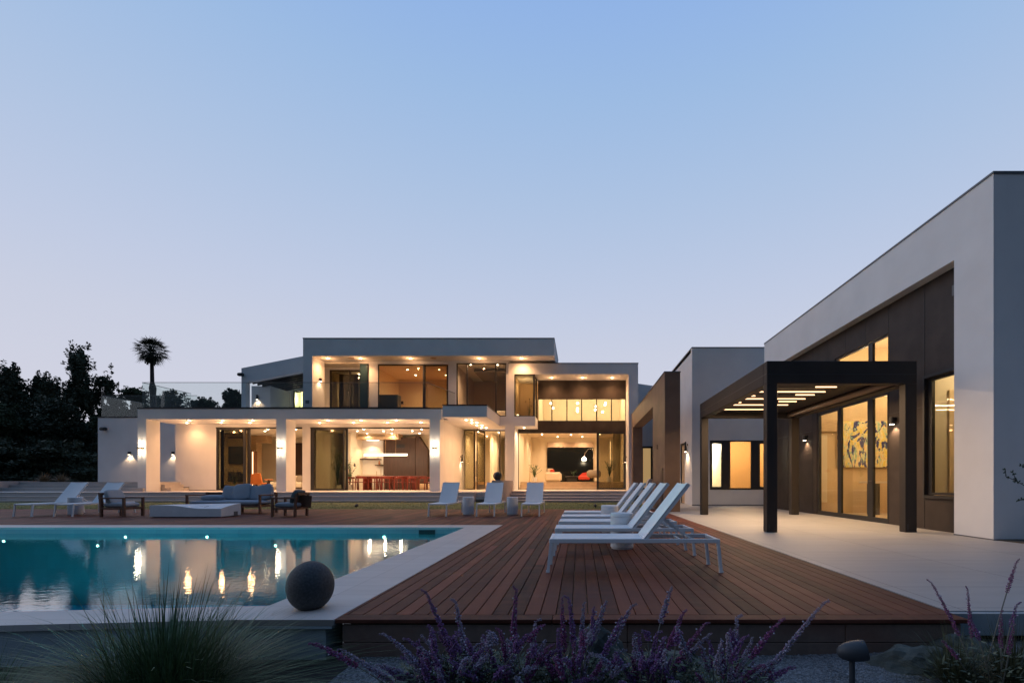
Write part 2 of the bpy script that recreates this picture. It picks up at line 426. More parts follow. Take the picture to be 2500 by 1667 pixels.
# mitred border boards along front and right
for (a, b_) in ((DX0, -.2), (-.2, 1.4), (1.4, DX1)):
    d.board(a+.002, b_-.002, 3.43, 3.555, -.030, -.001, rb.random()*.5+.1)
for (a, b_) in ((3.56, 6.4), (6.4, 9.5), (9.5, 13.0), (13.0, DY1)):
    d.board(DX1-.107, DX1, a, b_-.004, -.030, 0, rb.random()*.6+.2)
xx = x-BW
while xx > -24:
    y0_ = 10.96
    run(xx, y0_, DY1); xx -= BW
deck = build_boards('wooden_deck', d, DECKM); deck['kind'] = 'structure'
fb = Boards()          # fascia boards under the deck's front edge and dark joists behind
for k in range(3):
    z1 = -.045 - k*.135
    for (a, b_) in ((-1.74, .35), (.353, 1.95), (1.953, 2.80)):
        fb.board(a, b_-.002, 3.455+.0*k, 3.48, z1-.130, z1, rb.random()*.35)
for k in range(3):
    z1 = -.045 - k*.135
    fb.board(2.795, 2.82, 3.49, 4.05, z1-.13, z1, rb.random()*.35)
o = build_boards('deck_fascia', fb, board_mat('fascia_boards', (.11,.08,.068), (.30,.215,.17), .75)); o['kind'] = 'structure'
u = MB().box(-1.70, 2.78, 3.5, 17.30, -.5, -.05).box(-24, -1.7, 11.0, 17.30, -.5, -.05)
struct('deck_base', u, BLACK)

# ------------------------------------------------------------------ stone
def tile_mat(name, c, w, h, mortar=.006, rough=.55, var=.08, off=0.0, rot=0, plane='xy', jd=.55):
    m = mat(name, c, rough); nt, N, L = nt_of(m); b = N['Principled BSDF']
    t = N.new('ShaderNodeTexCoord'); src = t.outputs['Object']
    if plane != 'xy':
        s = N.new('ShaderNodeSeparateXYZ'); L.new(src, s.inputs[0]); cb = N.new('ShaderNodeCombineXYZ')
        L.new(s.outputs['X' if plane == 'xz' else 'Y'], cb.inputs[0]); L.new(s.outputs['Z'], cb.inputs[1]); src = cb.outputs[0]
    br = N.new('ShaderNodeTexBrick'); br.offset = off; br.inputs['Scale'].default_value = 1
    br.inputs['Brick Width'].default_value = w; br.inputs['Row Height'].default_value = h; br.inputs['Mortar Size'].default_value = mortar; br.inputs['Mortar Smooth'].default_value = .1
    br.inputs['Color1'].default_value = (*[x_*(1-var) for x_ in c], 1); br.inputs['Color2'].default_value = (*[min(1, x_*(1+var)) for x_ in c], 1)
    br.inputs['Mortar'].default_value = (*[x_*jd for x_ in c], 1)
    L.new(src, br.inputs['Vector'])
    nz = N.new('ShaderNodeTexNoise'); nz.inputs['Scale'].default_value = 1.3; nz.inputs['Detail'].default_value = 8
    mp = N.new('ShaderNodeMapping'); mp.inputs['Scale'].default_value = (1, 5, 1); L.new(t.outputs['Object'], mp.inputs[0]); L.new(mp.outputs[0], nz.inputs['Vector'])
    mr_ = N.new('ShaderNodeMapRange'); mr_.inputs['To Min'].default_value = .86; mr_.inputs['To Max'].default_value = 1.12; L.new(nz.outputs['Fac'], mr_.inputs['Value'])
    mx = N.new('ShaderNodeMixRGB'); mx.blend_type = 'MULTIPLY'; mx.inputs[0].default_value = 1; L.new(br.outputs['Color'], mx.inputs[1]); L.new(mr_.outputs[0], mx.inputs[2])
    L.new(mx.outputs[0], b.inputs['Base Color'])
    bp = N.new('ShaderNodeBump'); bp.inputs['Strength'].default_value = .3; bp.inputs['Distance'].default_value = .003; bp.invert = True
    L.new(br.outputs['Fac'], bp.inputs['Height']); L.new(bp.outputs[0], b.inputs['Normal'])
    return m
PAVE = tile_mat('porcelain_paving', (.335,.32,.305), 1.5, .75, .007, .55, .05, jd=.55)
COPE = tile_mat('coping_stone', (.45,.43,.41), .72, .38, .003, .55, .05)
STEPM = tile_mat('step_stone', (.50,.46,.43), 1.5, 3.0, .003, .6, .05)
POOLW = tile_mat('pool_wall_tile', (.27,.34,.37), .30, .30, .004, .35, .05, plane='xz', jd=.85)
POOLF = mat('pool_plaster', (.03,.46,.60), .6, var=.08, vscale=.8)
PLAST = mat('outer_pool_render', (.31,.38,.41), .7, var=.12, vscale=2, bump=.15, bscale=50)

p = MB()
p.prism([(2.862,3.66),(2.862,24.4),(12,24.4),(12,3.66)], 'z', -.006, .0); o = struct('stone_paving', p, PAVE)
p = MB().box(2.845, 9, 3.68, 24.3, -.2, -.012).box(2.85, 9.2, 3.60, 3.70, -.17, -.0065)
struct('paving_base', p, mat('paving_edge', (.24,.27,.285), .7, var=.15, vscale=3))

# coping: one mesh, four strips
XI, XO, YI, YO = -2.516, -1.79, 10.35, 10.95
c = MB(); T = .045
c.prism([(XI,3.812),(XI,YI),(XI+0,YI),(XO,YO),(XO,3.42),(-2.47,3.42),(-2.47,near_out(-2.47)),(-2.49,near_out(-2.49))][:1]+[(XI,YI),(XO,YI),(XO,3.42),(-2.49,3.42)], 'z', -T, .0)
c.prism([(XL,YI),(XL,YO),(XO,YO),(XO,YI)], 'z', -T, .0)
c.prism([(XL,near_out(XL)),(XL,near_in(XL)),(XI-.0,near_in(XI)),(-2.49,3.42)], 'z', -T, .0)
struct('pool_coping', c, COPE)
w = MB()
w.box(-2.44, -1.80, 3.42, 3.6, -.066, -.047).box(-2.44, -1.86, 3.45, 3.7, -1.9, -.0665)
w.prism([(XL,near_out(XL)+.03),(XL,near_in(XL)-.004),(XI-.004,near_in(XI)-.004),(-2.44,3.47),(-2.44,3.445)], 'z', -1.9, -.0455)
struct('pool_outer_wall', w, PLAST)
w = MB().box(XL, XI+.3, YI+.004, YI+.3, -1.9, -.0455).box(XI+.004, XI+.3, 3.75, YI, -1.9, -.0455)
struct('pool_inner_wall', w, POOLW)
w = MB().quad((XL,1.0,-1.7),(XI+.2,3.6,-1.7),(XI+.2,YI+.2,-1.7),(XL,YI+.2,-1.7)).box(XL-.2,XL,1,11,-1.9,-.05)
struct('pool_floor', w, POOLF)
WATER = bpy.data.materials.new('pool_water'); WATER.use_nodes = True
nt, N, L = nt_of(WATER)
for n in list(N): N.remove(n)
o_ = N.new('ShaderNodeOutputMaterial'); mx = N.new('ShaderNodeMixShader'); fr = N.new('ShaderNodeFresnel'); fr.inputs[0].default_value = 1.45
tr = N.new('ShaderNodeBsdfTransparent'); tr.inputs[0].default_value = (.30, .88, 1.0, 1)
gl = N.new('ShaderNodeBsdfGlossy'); gl.inputs['Roughness'].default_value = .018
t = N.new('ShaderNodeTexCoord'); mp = N.new('ShaderNodeMapping'); mp.inputs['Scale'].default_value = (1, 1.5, 1); L.new(t.outputs['Object'], mp.inputs[0])
n1 = N.new('ShaderNodeTexNoise'); n1.inputs['Scale'].default_value = 8; n1.inputs['Detail'].default_value = 4; n1.inputs['Roughness'].default_value = .5; L.new(mp.outputs[0], n1.inputs['Vector'])
bp = N.new('ShaderNodeBump'); bp.inputs['Strength'].default_value = .10; bp.inputs['Distance'].default_value = .012
L.new(n1.outputs['Fac'], bp.inputs['Height']); L.new(bp.outputs[0], gl.inputs['Normal']); L.new(bp.outputs[0], fr.inputs['Normal'])
L.new(fr.outputs[0], mx.inputs[0]); L.new(tr.outputs[0], mx.inputs[1]); L.new(gl.outputs[0], mx.inputs[2]); L.new(mx.outputs[0], o_.inputs[0])
w = MB().add([(XL,near_in(XL)-.01,-.135),(XI+.003,near_in(XI)-.01,-.135),(XI+.003,YI+.003,-.135),(XL,YI+.003,-.135)], [(0,1,2,3)])
struct('pool_water', w, WATER, recalc=False)
# underwater lights on the far wall and the skimmer mouth
def pool_light(x, z, label, E=260):
    Y = YI+.004
    t_ = thing('pool_light', label, 'pool light', (x, Y, z), group='underwater lights of the pool')
    a = MB(); n = 16
    a.lathe([(.045,0),(.045,.012),(.0,.012)], n)
    a.v = [(v[0], -v[2], v[1]) for v in a.v]; obj('bezel', a, WHITEMETAL, t_)
    a = MB().lathe([(.024,.0125),(.02,.018),(.0,.018)], n); a.v = [(v[0], -v[2], v[1]) for v in a.v]; obj('lens', a, E_POOL, t_)
    lamp('SPOT', (x, Y-.06, z), E, t_, color=(.58, 1.0, .90), size=.03, cone=150, blend=1, aim=(0,-1,.12))
for (xp, z, lb) in ((307, -.21, 'small round pool light on the far wall, below the sofa'), (506, -.21, 'round pool light on the far wall beneath the right armchair'),
                    (938, -.21, 'round pool light nearest the black skimmer mouth'), (239, -.40, 'bright pool light set deeper in the far wall left of the fire table'),
                    (673, -.40, 'deeper bright pool light under the white wall between the glass rooms'), (10, -.30, 'pool light at the left edge of the picture')):
    pool_light((xp-1415)*(YI)/F, z, lb)
s_ = MB().box((1022.6-1415)*YI/F, (1062-1415)*YI/F, YI-.004, YI+.05, -.15, -.055)
o = obj('pool_skimmer', s_, BLACK); tag(o, 'black rectangular skimmer mouth in the far pool wall near the corner', 'pool skimmer')

# ------------------------------------------------------------------ lawn and steps
LAWN = mat('lawn_grass', (.12,.13,.03), .9, var=.45, vscale=7, bump=.8, bscale=90)
lw = MB(); vs = []; fs = []; nx, ny = 160, 12
for j in range(ny+1):
    for i in range(nx+1):
        x = -30 + 32.6*i/nx; y = 17.36 + 3.22*j/ny
        vs.append((x, y, -.01 + .12*math.sin(min(1, j/ny*1.1)*math.pi/2) + .008*noise.noise(Vector((x*4, y*4, 0)))))
for j in range(ny):
    for i in range(nx): fs.append((j*(nx+1)+i, j*(nx+1)+i+1, (j+1)*(nx+1)+i+1, (j+1)*(nx+1)+i))
lw.add(vs, fs); struct('lawn', lw, LAWN, smooth=True)
gr = MB(); rg = random.Random(5)
for k in range(16000):
    x = rg.uniform(-24, 2.6); y = 17.36+rg.random()**1.6*3.2; z = .12*math.sin(min(1, (y-17.36)/3.22*1.1)*math.pi/2)-.015
    h = rg.uniform(.02, .05); a = rg.uniform(0, 3.14); w_ = .006
    gr.add([(x-w_*math.cos(a), y-w_*math.sin(a), z), (x+w_*math.cos(a), y+w_*math.sin(a), z), (x+rg.uniform(-.02,.02), y+rg.uniform(-.02,.02), z+h)], [(0,1,2)])
o = obj('grass_blades', gr, mat('grass_blade', (.16,.18,.045), .8, var=.4, vscale=3), recalc=False); tag(o, 'short green grass growing on the lawn strip behind the deck', 'grass', kind='stuff')

def riser(xa, xb, y, z0, z1, mb): mb.box(xa, xb, y, y+1.2, z0, z1-.03); mb.box(xa, xb, y-.02, y+1.2, z1-.029, z1)
st = MB()
for k, (y, z) in enumerate(((20.6,.18), (20.95,.36), (21.3,.54))):
    st.box(-28.2, -4.76, y, y+.38 if k < 2 else 21.6, -.3+.001*k, z-.03); st.box(-28.2, -4.76, y-.02, y+.38 if k < 2 else 21.6, z-.029, z)
struct('terrace_steps', st, STEPM)
st = MB()
for k, (y, z) in enumerate(((22.9,.70), (23.3,.85), (23.7,1.0))):
    st.box(-28.2, -21.23, y, y+.42 if k < 2 else 34, .545, z-.03); st.box(-28.2, -21.23, y-.02, y+.42 if k < 2 else 34, z-.029, z)
struct('upper_steps', st, STEPM)
st = MB()
for k, (y, z) in enumerate(((22.0,.135), (22.6,.27), (23.1,.405), (23.65,.54))):
    st.box(-3.55, 2.5, y, y+.65 if k < 3 else 24.6, -.3+.001*k, z-.03); st.box(-3.56, 2.51, y-.02, y+.65 if k < 3 else 24.6, z-.029, z)
struct('entrance_steps', st, STEPM)
st = MB().box(-28.2, -4.3, 21.601, 31, .3, .539).box(-4.3, 4.0, 24.601, 31, .3, .539)
struct('terrace', st, tile_mat('terrace_stone', (.66,.61,.56), 1.5, 3.0, .003, .6, .04))
cw = MB().box(-44, -28.2, 20.6, 24.6, -.3, 1.04)
o = obj('garden_wall', cw, mat('pinkish_render', (.40,.36,.35), .85, var=.08, vscale=1), None); tag(o, 'low pale rendered garden wall at the left end of the steps', 'wall')
# ================================================================== THE VILLA
def X(p, Y): return (p-1415)*Y/F
def Z(p, Y): return 1-(p-1176)*Y/F
villa = thing('modern_villa', 'large two-storey white modern villa with warmly lit glass rooms behind the pool', 'house', (-9, 25, .54))
def P(name, mb, m, parent=None, **k):
    return obj(name, mb, m, parent or villa, world=True, **k)
ZT, ZS, ZR = .54, 4.06, 4.56
# ground floor portico
cols = [(-21.58,-21.16), (-14.81,-14.33), (-7.32,-6.82)]
for (a, b_) in cols:
    P('column', MB().box(a, b_, 23.0, 23.76, ZT, ZS), STUCCO)
    P('column_plinth', MB().box(a+.02, b_-.02, 23.02, 23.74, ZT-.001, ZT+.03), BLACK) if False else None
P('portico_roof', MB().box(-21.58, -6.75, 23.0, 26.4, ZS, ZR), STUCCO)
P('roof_flashing', MB().box(-21.60, -6.74, 22.985, 25.9, ZR+.001, ZR+.06).box(-27.12, -21.61, 26.48, 27.6, 4.601, 4.67), BLACK)
w = MB().holes(-21.49, -6.82, ZT, ZS-.002, 25.04, 25.3, [(-19.3,-14.74,ZT-.1,3.9), (-14.29,-6.95,ZT-.1,3.9)])
P('wall', w, STUCCO)
P('wall', MB().box(-27.1, -21.3, 26.5, 33, 1.0, 4.6), STUCCO)
P('wall', MB().box(-6.98, -6.82, 23.77, 25.03, ZT, ZS-.002).box(-6.98, -6.82, 25.31, 27.8, ZT, ZS-.002), STUCCO)      # entry left wall
P('stair', MB().box(-21.225, -20.75, 23.9, 25.03, ZT+.002, .70).box(-21.225, -21.05, 23.9, 25.03, .70, .85), STEPM)
P('skirting', MB().box(-20.75, -19.32, 25.02, 25.038, ZT+.003, ZT+.03).box(-21.05, -20.75, 25.02, 25.038, .702, .725), BLACK)
P('rear_wall', MB().box(-21.4, 3.2, 35.3, 35.5, 0, 4.5).box(-14.6, 3.2, 31.6, 31.8, 4.6, 7.5), STUCCO)

def leaf(x0, x1, z0, z1, y, glass=GLASS_T, fl=.07, fr_=.07, ft=.07, fb_=.10, t=.06, mull=(), parent=None, m=BLACK, name='window'):
    a = MB()
    a.box(x0, x0+fl, y, y+t, z0, z1); a.box(x1-fr_, x1, y, y+t, z0, z1)
    a.box(x0+fl, x1-fr_, y, y+t, z1-ft, z1); a.box(x0+fl, x1-fr_, y, y+t, z0, z0+fb_)
    for q in mull: a.box(q-.03, q+.03, y+.001, y+t-.001, z0+fb_, z1-ft)
    f_ = P(name, a, m, parent)
    obj('pane', MB().box(x0+fl, x1-fr_, y+t*.4, y+t*.6, z0+fb_, z1-ft), glass, f_, world=True)
    return f_
# sliding leaves and head tracks of the ground floor
P('window_track', MB().box(-19.3, -14.74, 24.99, 25.20, 3.83, 3.899).box(-14.29, -6.95, 24.99, 25.20, 3.83, 3.899), BLACK)
leaf(-19.3, -17.75, ZT+.01, 3.83, 25.02, fl=.10, fr_=.12); leaf(-19.14, -17.58, ZT+.01, 3.83, 25.12, fl=.14, fr_=.14, glass=GLASS)
leaf(-14.29, -12.50, ZT+.01, 3.83, 25.02, fl=.19, fr_=.07); leaf(-14.2, -12.37, ZT+.01, 3.83, 25.12, fl=.12, fr_=.12, glass=GLASS)

def room(x0, x1, y0, y1, z0, z1, wallm=STUCCO_IN, floorm=None, ceilm=CEIL, left=True, right=True, back=True, name='room', fy=None):
    a = MB()
    if left: a.quad((x0,y0,z0),(x0,y1,z0),(x0,y1,z1),(x0,y0,z1))
    if right: a.quad((x1,y0,z0),(x1,y0,z1),(x1,y1,z1),(x1,y1,z0))
    if back: a.quad((x0,y1,z0),(x1,y1,z0),(x1,y1,z1),(x0,y1,z1))
    P('interior_wall', a, wallm, recalc=False)
    P('ceiling', MB().quad((x0,y0,z1),(x0,y1,z1),(x1,y1,z1),(x1,y0,z1)), ceilm, recalc=False)
    P('interior_floor', MB().quad((x0,fy or y0,z0),(x1,fy or y0,z0),(x1,y1,z0),(x0,y1,z0)), floorm or STEPM, recalc=False)
def downlight(x, y, z, power=22, cone=140, r=.045, par=None, e=None, kf=1.0, col=WARM, glow=0):
    d_ = P('downlight', MB().lathe([(r,0),(r,-.012),(.0,-.012)], 12, (x, y, z-.001)), e or E_DOWN, par)
    if power: lamp('SPOT', (x, y, z-.035), power*kf*(2.6 if z < 4.5 else 2.6), d_, color=col, size=.05, cone=cone+14, blend=1.0)
    if glow: lamp('POINT', (x, y, z-.26), glow*1.3, d_, color=col, size=.06)  # added unseen fill light below the fixture, brightens the soffit
    return d_
def dl_at(pxx, pyy, z, **k):
    q = pz(pxx, pyy, z); return downlight(q[0], q[1], z, **k)

# portico downlights
for (a, b_) in ((462,1026.4),(456.4,1032),(544,1026),(540,1031.4),(617,1026),(610,1031.6),(801.3,1025.9),(780.6,1032),(881.7,1026),(863.5,1031.5),(967.5,1025.6),(945.8,1031.2),(1027.6,1031)):
    dl_at(a, b_, ZS, power=26, col=AMBER, kf=.5 if a < 560 else .62, glow=2.6)
# living room
room(-21.2, -14.6, 25.31, 31.0, ZT+.004, 3.9)
P('tv_wall', MB().box(-21.1, X(601,28.0), 28.0, 28.3, ZT+.01, 3.89), TAUPE)
P('tv_screen', MB().bbox(X(557,27.9), X(597,27.9), 27.9, 27.99, Z(1132,27.9), Z(1089,27.9)), NIGHTGLASS)
P('fireplace', MB().box(X(556,27.95), X(596,27.95), 27.95, 27.995, Z(1175.5,27.95), Z(1151.5,27.95)), BLACK)
P('ceiling_slot', MB().box(X(558,27.95), X(595,27.95), 27.96, 27.999, 3.60, 3.66), BLACK)
P('partition', MB().box(-21.0, X(626,29.4), 29.4, 29.9, ZT+.01, 3.89).box(X(626,29.4)+.001, X(651,29.4), 29.4, 29.9, 3.45, 3.88), OAK)
P('brown_panel', MB().box(X(715,30.9), X(739,30.9), 30.9, 30.98, ZT+.01, 3.55), BROWNWOOD)
for (a, b_) in ((654,1047.8),(647,1052),(722.3,1047.6)):
    dl_at(a, b_, 3.9, power=26)
downlight(-20.3, 26.6, 3.9, power=22); downlight(-17.4, 28.4, 3.9, power=26)
# shelf with led strip
b0, b1 = X(605,28.9), X(617,28.9)
bs = MB().box(b0-.04, b0, 28.9, 29.25, ZT+.01, 2.9).box(b1, b1+.04, 28.9, 29.25, ZT+.01, 2.9).box(b0, b1, 29.23, 29.25, ZT+.01, 2.9)
for z_ in (1.0, 1.45, 1.9, 2.35, 2.86): bs.box(b0, b1, 28.9, 29.22, z_, z_+.04)
P('bookshelf', bs, mat('reddish_shelf', (.28,.13,.07), .6))
P('led_strip', MB().box(b1-.02, b1+.03, 28.87, 28.895, ZT+.1, 2.85), E_STRIP)
# kitchen and dining room
room(-14.5, -6.99, 25.31, 29.2, ZT+.004, 3.9, right=False)
P('kitchen_partition', MB().box(-13.75, -13.42, 27.6, 29.19, ZT+.01, 3.89), STUCCO_IN)
YK = 29.1
P('backsplash', MB().box(X(876.8,YK), X(936,YK), 29.12, 29.19, 1.45, 3.88), mat('white_marble', (.80,.77,.70), .3, var=.06, vscale=1.2))
P('kitchen_hood', MB().box(X(871,28.65), X(978,28.65), 28.3, 29.10, 3.56, 3.89), OAK)
P('hood_slot', MB().box(X(874,28.3), X(940,28.3), 28.285, 28.299, 3.76, 3.80), BLACK)
P('kitchen_shelf', MB().box(X(877,28.9), X(928,28.9), 28.75, 29.115, 2.36, 2.42), BROWNWOOD)
P('kitchen_shelf', MB().box(X(918,28.9), X(936,28.9), 28.75, 29.115, 2.0, 2.05), BROWNWOOD)
P('kitchen_counter', MB().box(X(876,28.8), X(940,28.8), 28.4, 29.115, ZT+.01, 1.45), mat('pale_counter', (.62,.55,.45), .4))
P('switch_plate', MB().box(X(865,27.6), X(868,27.6), 27.58, 27.598, Z(1139,27.6), Z(1132,27.6)), BLACK)
xa, xb, xc = X(936,28.7), X(1013.5,28.7), X(1043,28.7)
P('wood_panelling', MB().box(xa, xb, 28.7, 29.19, ZT+.01, Z(1068,28.7)), BROWNWOOD)
ribs = MB()
q = xa+.05
while q < xb-.05: ribs.box(q, q+.035, 28.685, 28.699, ZT+.05, Z(1082,28.7)); q += .07
P('panel_ribs', ribs, BROWNWOOD)
P('vent_grille', MB().box(X(968,28.68), X(988,28.68), 28.66, 28.684, Z(1093,28.68), Z(1084,28.68)), BLACK)
P('stair_wall', MB().prism([(xb+.002,ZT+.01),(xc,ZT+.01),(xc,Z(1098,28.7)),(X(1021,28.7),Z(1064,28.7)),(xb+.002,Z(1064,28.7))], 'y', 28.75, 29.18), BROWNWOOD)
P('interior_steps', MB().box(xc-.6, -7.0, 28.2, 28.5, ZT+.01, .72).box(xc-.5, -7.0, 28.5, 28.74, ZT+.01, .9), OAK)
P('interior_wall', MB().quad((xc-.2,29.7,ZT),(-6.99,29.7,ZT),(-6.99,29.7,3.9),(xc-.2,29.7,3.9)).quad((-6.99,25.31,ZT),(-6.99,25.31,3.9),(-6.99,29.7,3.9),(-6.99,29.7,ZT)), STUCCO_IN, recalc=False)
for (u_, v_) in ((485,338),(372,370),(540,410),(828,370),(975,338),(975,410),(1160,455),(1330,368),(1495,338),(1455,408)):
    dl_at(820+u_/7.13, 1000+v_/7.13, 3.9, power=15 if v_ < 400 else 5)
lamp('SPOT', (X(902,28.7), 28.7, 3.5), 34, villa, size=.1, cone=120, name='hood_light')
P('hood_lamp', MB().box(X(895,28.9), X(925,28.9), 28.9, 28.95, 3.54, 3.558), E_WHITE)
# entrance hall
canopy = P('canopy', MB().box(-6.49, -4.39, 22.3, 27.7, 4.07, 4.60), STUCCO)
P('canopy_flashing', MB().box(-6.50, -4.38, 22.29, 25.88, 4.601, 4.66), BLACK)
P('canopy', MB().box(-6.75, -6.491, 23.4, 27.7, 4.07, 4.55), STUCCO)
room(-6.81, -3.62, 27.75, 34.0, ZT+.004, 4.06, left=True)
gx = lambda p: X(p, 27.7)
fe = leaf(gx(1133.5), gx(1160), ZT+.01, 4.06, 27.7, fl=.04, fr_=.09, ft=.05, fb_=.05, glass=GLASS_T, m=BRONZE)
leaf(gx(1160)+.01, -3.95, 3.98, 4.06, 27.72, fl=.02, fr_=.02, ft=.03, fb_=.03, glass=GLASS, m=BRONZE)
P('mullion', MB().box(gx(1219), gx(1221.6), 27.7, 27.78, ZT+.01, 4.0), BRONZE)
dr = P('pivot_door', MB().box(gx(1170.5), gx(1172.5), 26.9, 27.0, ZT+.02, 4.02).box(gx(1178.5)-.02, gx(1180.5)-.02, 28.2, 28.3, ZT+.02, 4.02), BRONZE)
a0 = Vector((gx(1171.5), 26.95, 0)); a1 = Vector((gx(1179.5)-.02, 28.25, 0))
for (z0, z1) in ((ZT+.02, ZT+.30), (3.9, 4.02)):
    obj('rail', MB().bar((a0.x,a0.y,(z0+z1)/2), (a1.x,a1.y,(z0+z1)/2), .06, z1-z0), BRONZE, dr, world=True)
obj('pane', MB().bar((a0.x,a0.y,2.2),(a1.x,a1.y,2.2), .012, 3.2), GLASS_T, dr, world=True)
obj('handle', MB().tube([(a0.x-.05,a0.y-.05,1.3),(a0.x-.05,a0.y-.05,2.2)], .015), BLACK, dr, world=True)
P('interior_wall', MB().box(-5.6, -5.45, 29.5, 33.9, ZT+.01, 4.0), STUCCO_IN)
P('interior_steps', MB().box(-6.8, -3.7, 30.0, 30.35, ZT+.01, .69).box(-6.8, -3.7, 30.35, 30.7, ZT+.01, .85).box(-6.8, -3.7, 30.7, 33.9, ZT+.01, 1.0), OAK)
P('interior_door', MB().box(-4.85, -3.65, 31.0, 31.1, 1.01, 3.45), DARKWIN)
P('interior_door_frame', MB().box(-4.92, -4.85, 30.95, 31.1, 1.01, 3.5).box(-4.85, -3.65, 30.95, 31.1, 3.45, 3.5), BRONZE)
for (u_, v_) in ((747,768),(788,768),(790,790),(828,788),(828,808),(868,808),(865,828),(900,828)):
    dl_at(900+u_/3.136, 780+v_/3.136, 4.07, power=10, r=.05, col=AMBER, glow=1.2)
for (x_, y_) in ((-6.2,28.8),(-5.0,29.2),(-4.3,28.6),(-6.2,31.5),(-4.6,30.6)): downlight(x_, y_, 4.06, power=30)
# band, columns beside the entrance
P('balcony_band', MB().box(-4.389, -2.44, 25.9, 27.7, 4.071, 4.6), STUCCO)
P('column', MB().box(-4.10, -3.59, 25.9, 27.69, ZT, 4.069), STUCCO)
P('column', MB().box(-4.04, -3.61, 25.901, 26.2, 4.601, 6.919), STUCCO)
dl_at(1279.5, 1043.8, 4.07, power=22)

# ------------------------------------------------------------------ upper floor
P('roof_slab', MB().box(-14.62, -1.34, 24.9, 29.5, 7.66, 8.56), STUCCO)
P('roof_flashing', MB().box(-14.635, -1.325, 24.885, 29.51, 8.561, 8.61), mat('grey_flashing', (.12,.12,.13), .5))
P('wall', MB().box(-14.62, -14.13, 24.9, 26.1, 4.625, 7.659).box(-14.9, -14.75, 26.1, 31.5, 4.6, 7.659).box(-14.9, -14.62, 26.1, 26.12, 4.6, 7.659), STUCCO)
w = MB().holes(-11.63, -3.92, 4.57, 7.659, 26.0, 26.2, [(-11.14,-7.25,4.4,7.50), (-6.80,-4.05,4.4,7.56)])
w.box(-12.2, -11.63, 26.0, 26.2, 7.51, 7.659)
P('wall', w, STUCCO)
P('wall', MB().holes(-14.75, -11.8, 4.57, 7.659, 27.1, 27.25, [(-14.38,-12.3,4.4,7.45)]), STUCCO)
P('wall', MB().box(-11.8, -11.64, 26.21, 27.25, 4.57, 7.659), STUCCO)
P('ceiling', MB().box(-14.75, -3.9, 26.2, 31.5, 7.57, 7.655), CEIL)
P('gap_shade_filler', MB().box(-2.43, -1.5, 26.4, 29, 7.505, 7.655), BLACK)  # black box standing in for the shade in the gap between roofs
leaf(-14.38, -13.2, 4.63, 7.44, 27.1, glass=GLASS_T, fl=.09, fr_=.06); leaf(-13.25, -12.3, 4.63, 7.44, 27.17, glass=GLASS, fl=.06, fr_=.06)
P('folded_door', MB().box(-12.09, -11.65, 25.93, 25.98, 4.63, 7.5), mat('dark_teal_glass', (.02,.04,.05), .15))
P('folded_door', MB().box(-12.05, -11.67, 25.87, 25.90, 4.63, 7.45), mat('dark_teal_glass', (.02,.04,.05), .15))
x5 = X(900+425/3.136, 26)
leaf(-11.14, x5, 4.63, 7.49, 26.02, glass=GLASS, fl=.05, fr_=.09); leaf(x5-.05, -7.25, 4.63, 7.49, 26.10, glass=GLASS_T, fl=.08, fr_=.12)
leaf(-6.80, -4.05, 4.61, 7.55, 26.02, glass=GLASS, fl=.06, fr_=.05, ft=.05, fb_=.05, mull=(X(1140,26), X(1210.5,26)))
def urm(x0, x1, y1, wallm, floorm=OAK, z1=7.55, y0=26.21, ceilm=CEIL): room(x0, x1, y0, y1, 4.63, z1, wallm, floorm, ceilm)
OCH = mat('ochre_plaster', (.70,.52,.32), .8)
urm(-14.7, -11.81, 30.5, STUCCO_IN, y0=27.26)
P('wardrobe', MB().box(-14.3, -13.15, 28.0, 28.6, 4.64, 7.40), mat('dark_wardrobe', (.06,.055,.045), .5))
P('hall_column', MB().box(-13.15, -12.95, 28.8, 30.4, 4.64, 7.0), BROWNWOOD)
urm(-11.63, -6.95, 30.3, OCH, ceilm=mat('peach_ceiling', (.80,.60,.42), .85))
P('cabinet', MB().bbox(X(924,26.6), X(971,26.6), 26.6, 27.1, 4.64, Z(963,26.6)), mat('black_cabinet', (.05,.05,.048), .4))
P('wall_panel', MB().box(X(995,30.25), X(1032,30.25), 30.25, 30.28, 4.7, Z(940,30.25)), OCH)
P('control_panel', MB().box(X(975,30.2), X(984,30.2), 30.2, 30.28, Z(986,30.2), Z(979,30.2)), BLACK)
urm(-6.90, -4.0, 30.8, mat('mauve_wall', (.42,.33,.28), .8), ceilm=mat('shaded_ceiling', (.5,.44,.38), .85))
P('ceiling_tray', MB().prism([(-6.1,27.2),(-4.2,27.2),(-4.2,29.9),(-6.1,29.9)], 'z', 7.35, 7.45), TAUPE_D)
P('bed', MB().bbox(-5.4, -4.15, 27.5, 29.4, 4.64, 5.15, .06), mat('bed_linen', (.45,.38,.32), .9))
for (u_, v_, o_, pw) in ((95,425,900,11),(298,384,900,11),(360,425,900,11),(540,383,900,7),(590,425,900,7),(782,346,900,40),(697,420,900,40),(988,346,900,40)):
    dl_at(o_+u_/3.136, 780+v_/3.136, 7.55, power=pw)
for (u_, v_) in ((1180,417),(1157,460),(1150,480)): dl_at(500+u_/3.136, 780+v_/3.136, 7.55, power=20)
for p_ in (800.4, 880.4, 1002, 1170.4, 1273.4): dl_at(p_, 874.7, 7.66, power=26, cone=135, col=AMBER, glow=3.2)
for p_ in (858, 1058): P('soffit_speaker', MB().lathe([(.16,0),(.16,-.006),(0,-.006)], 16, (X(p_,25.4), 25.4, 7.659)), mat('soffit_grille', (.45,.33,.24), .8))

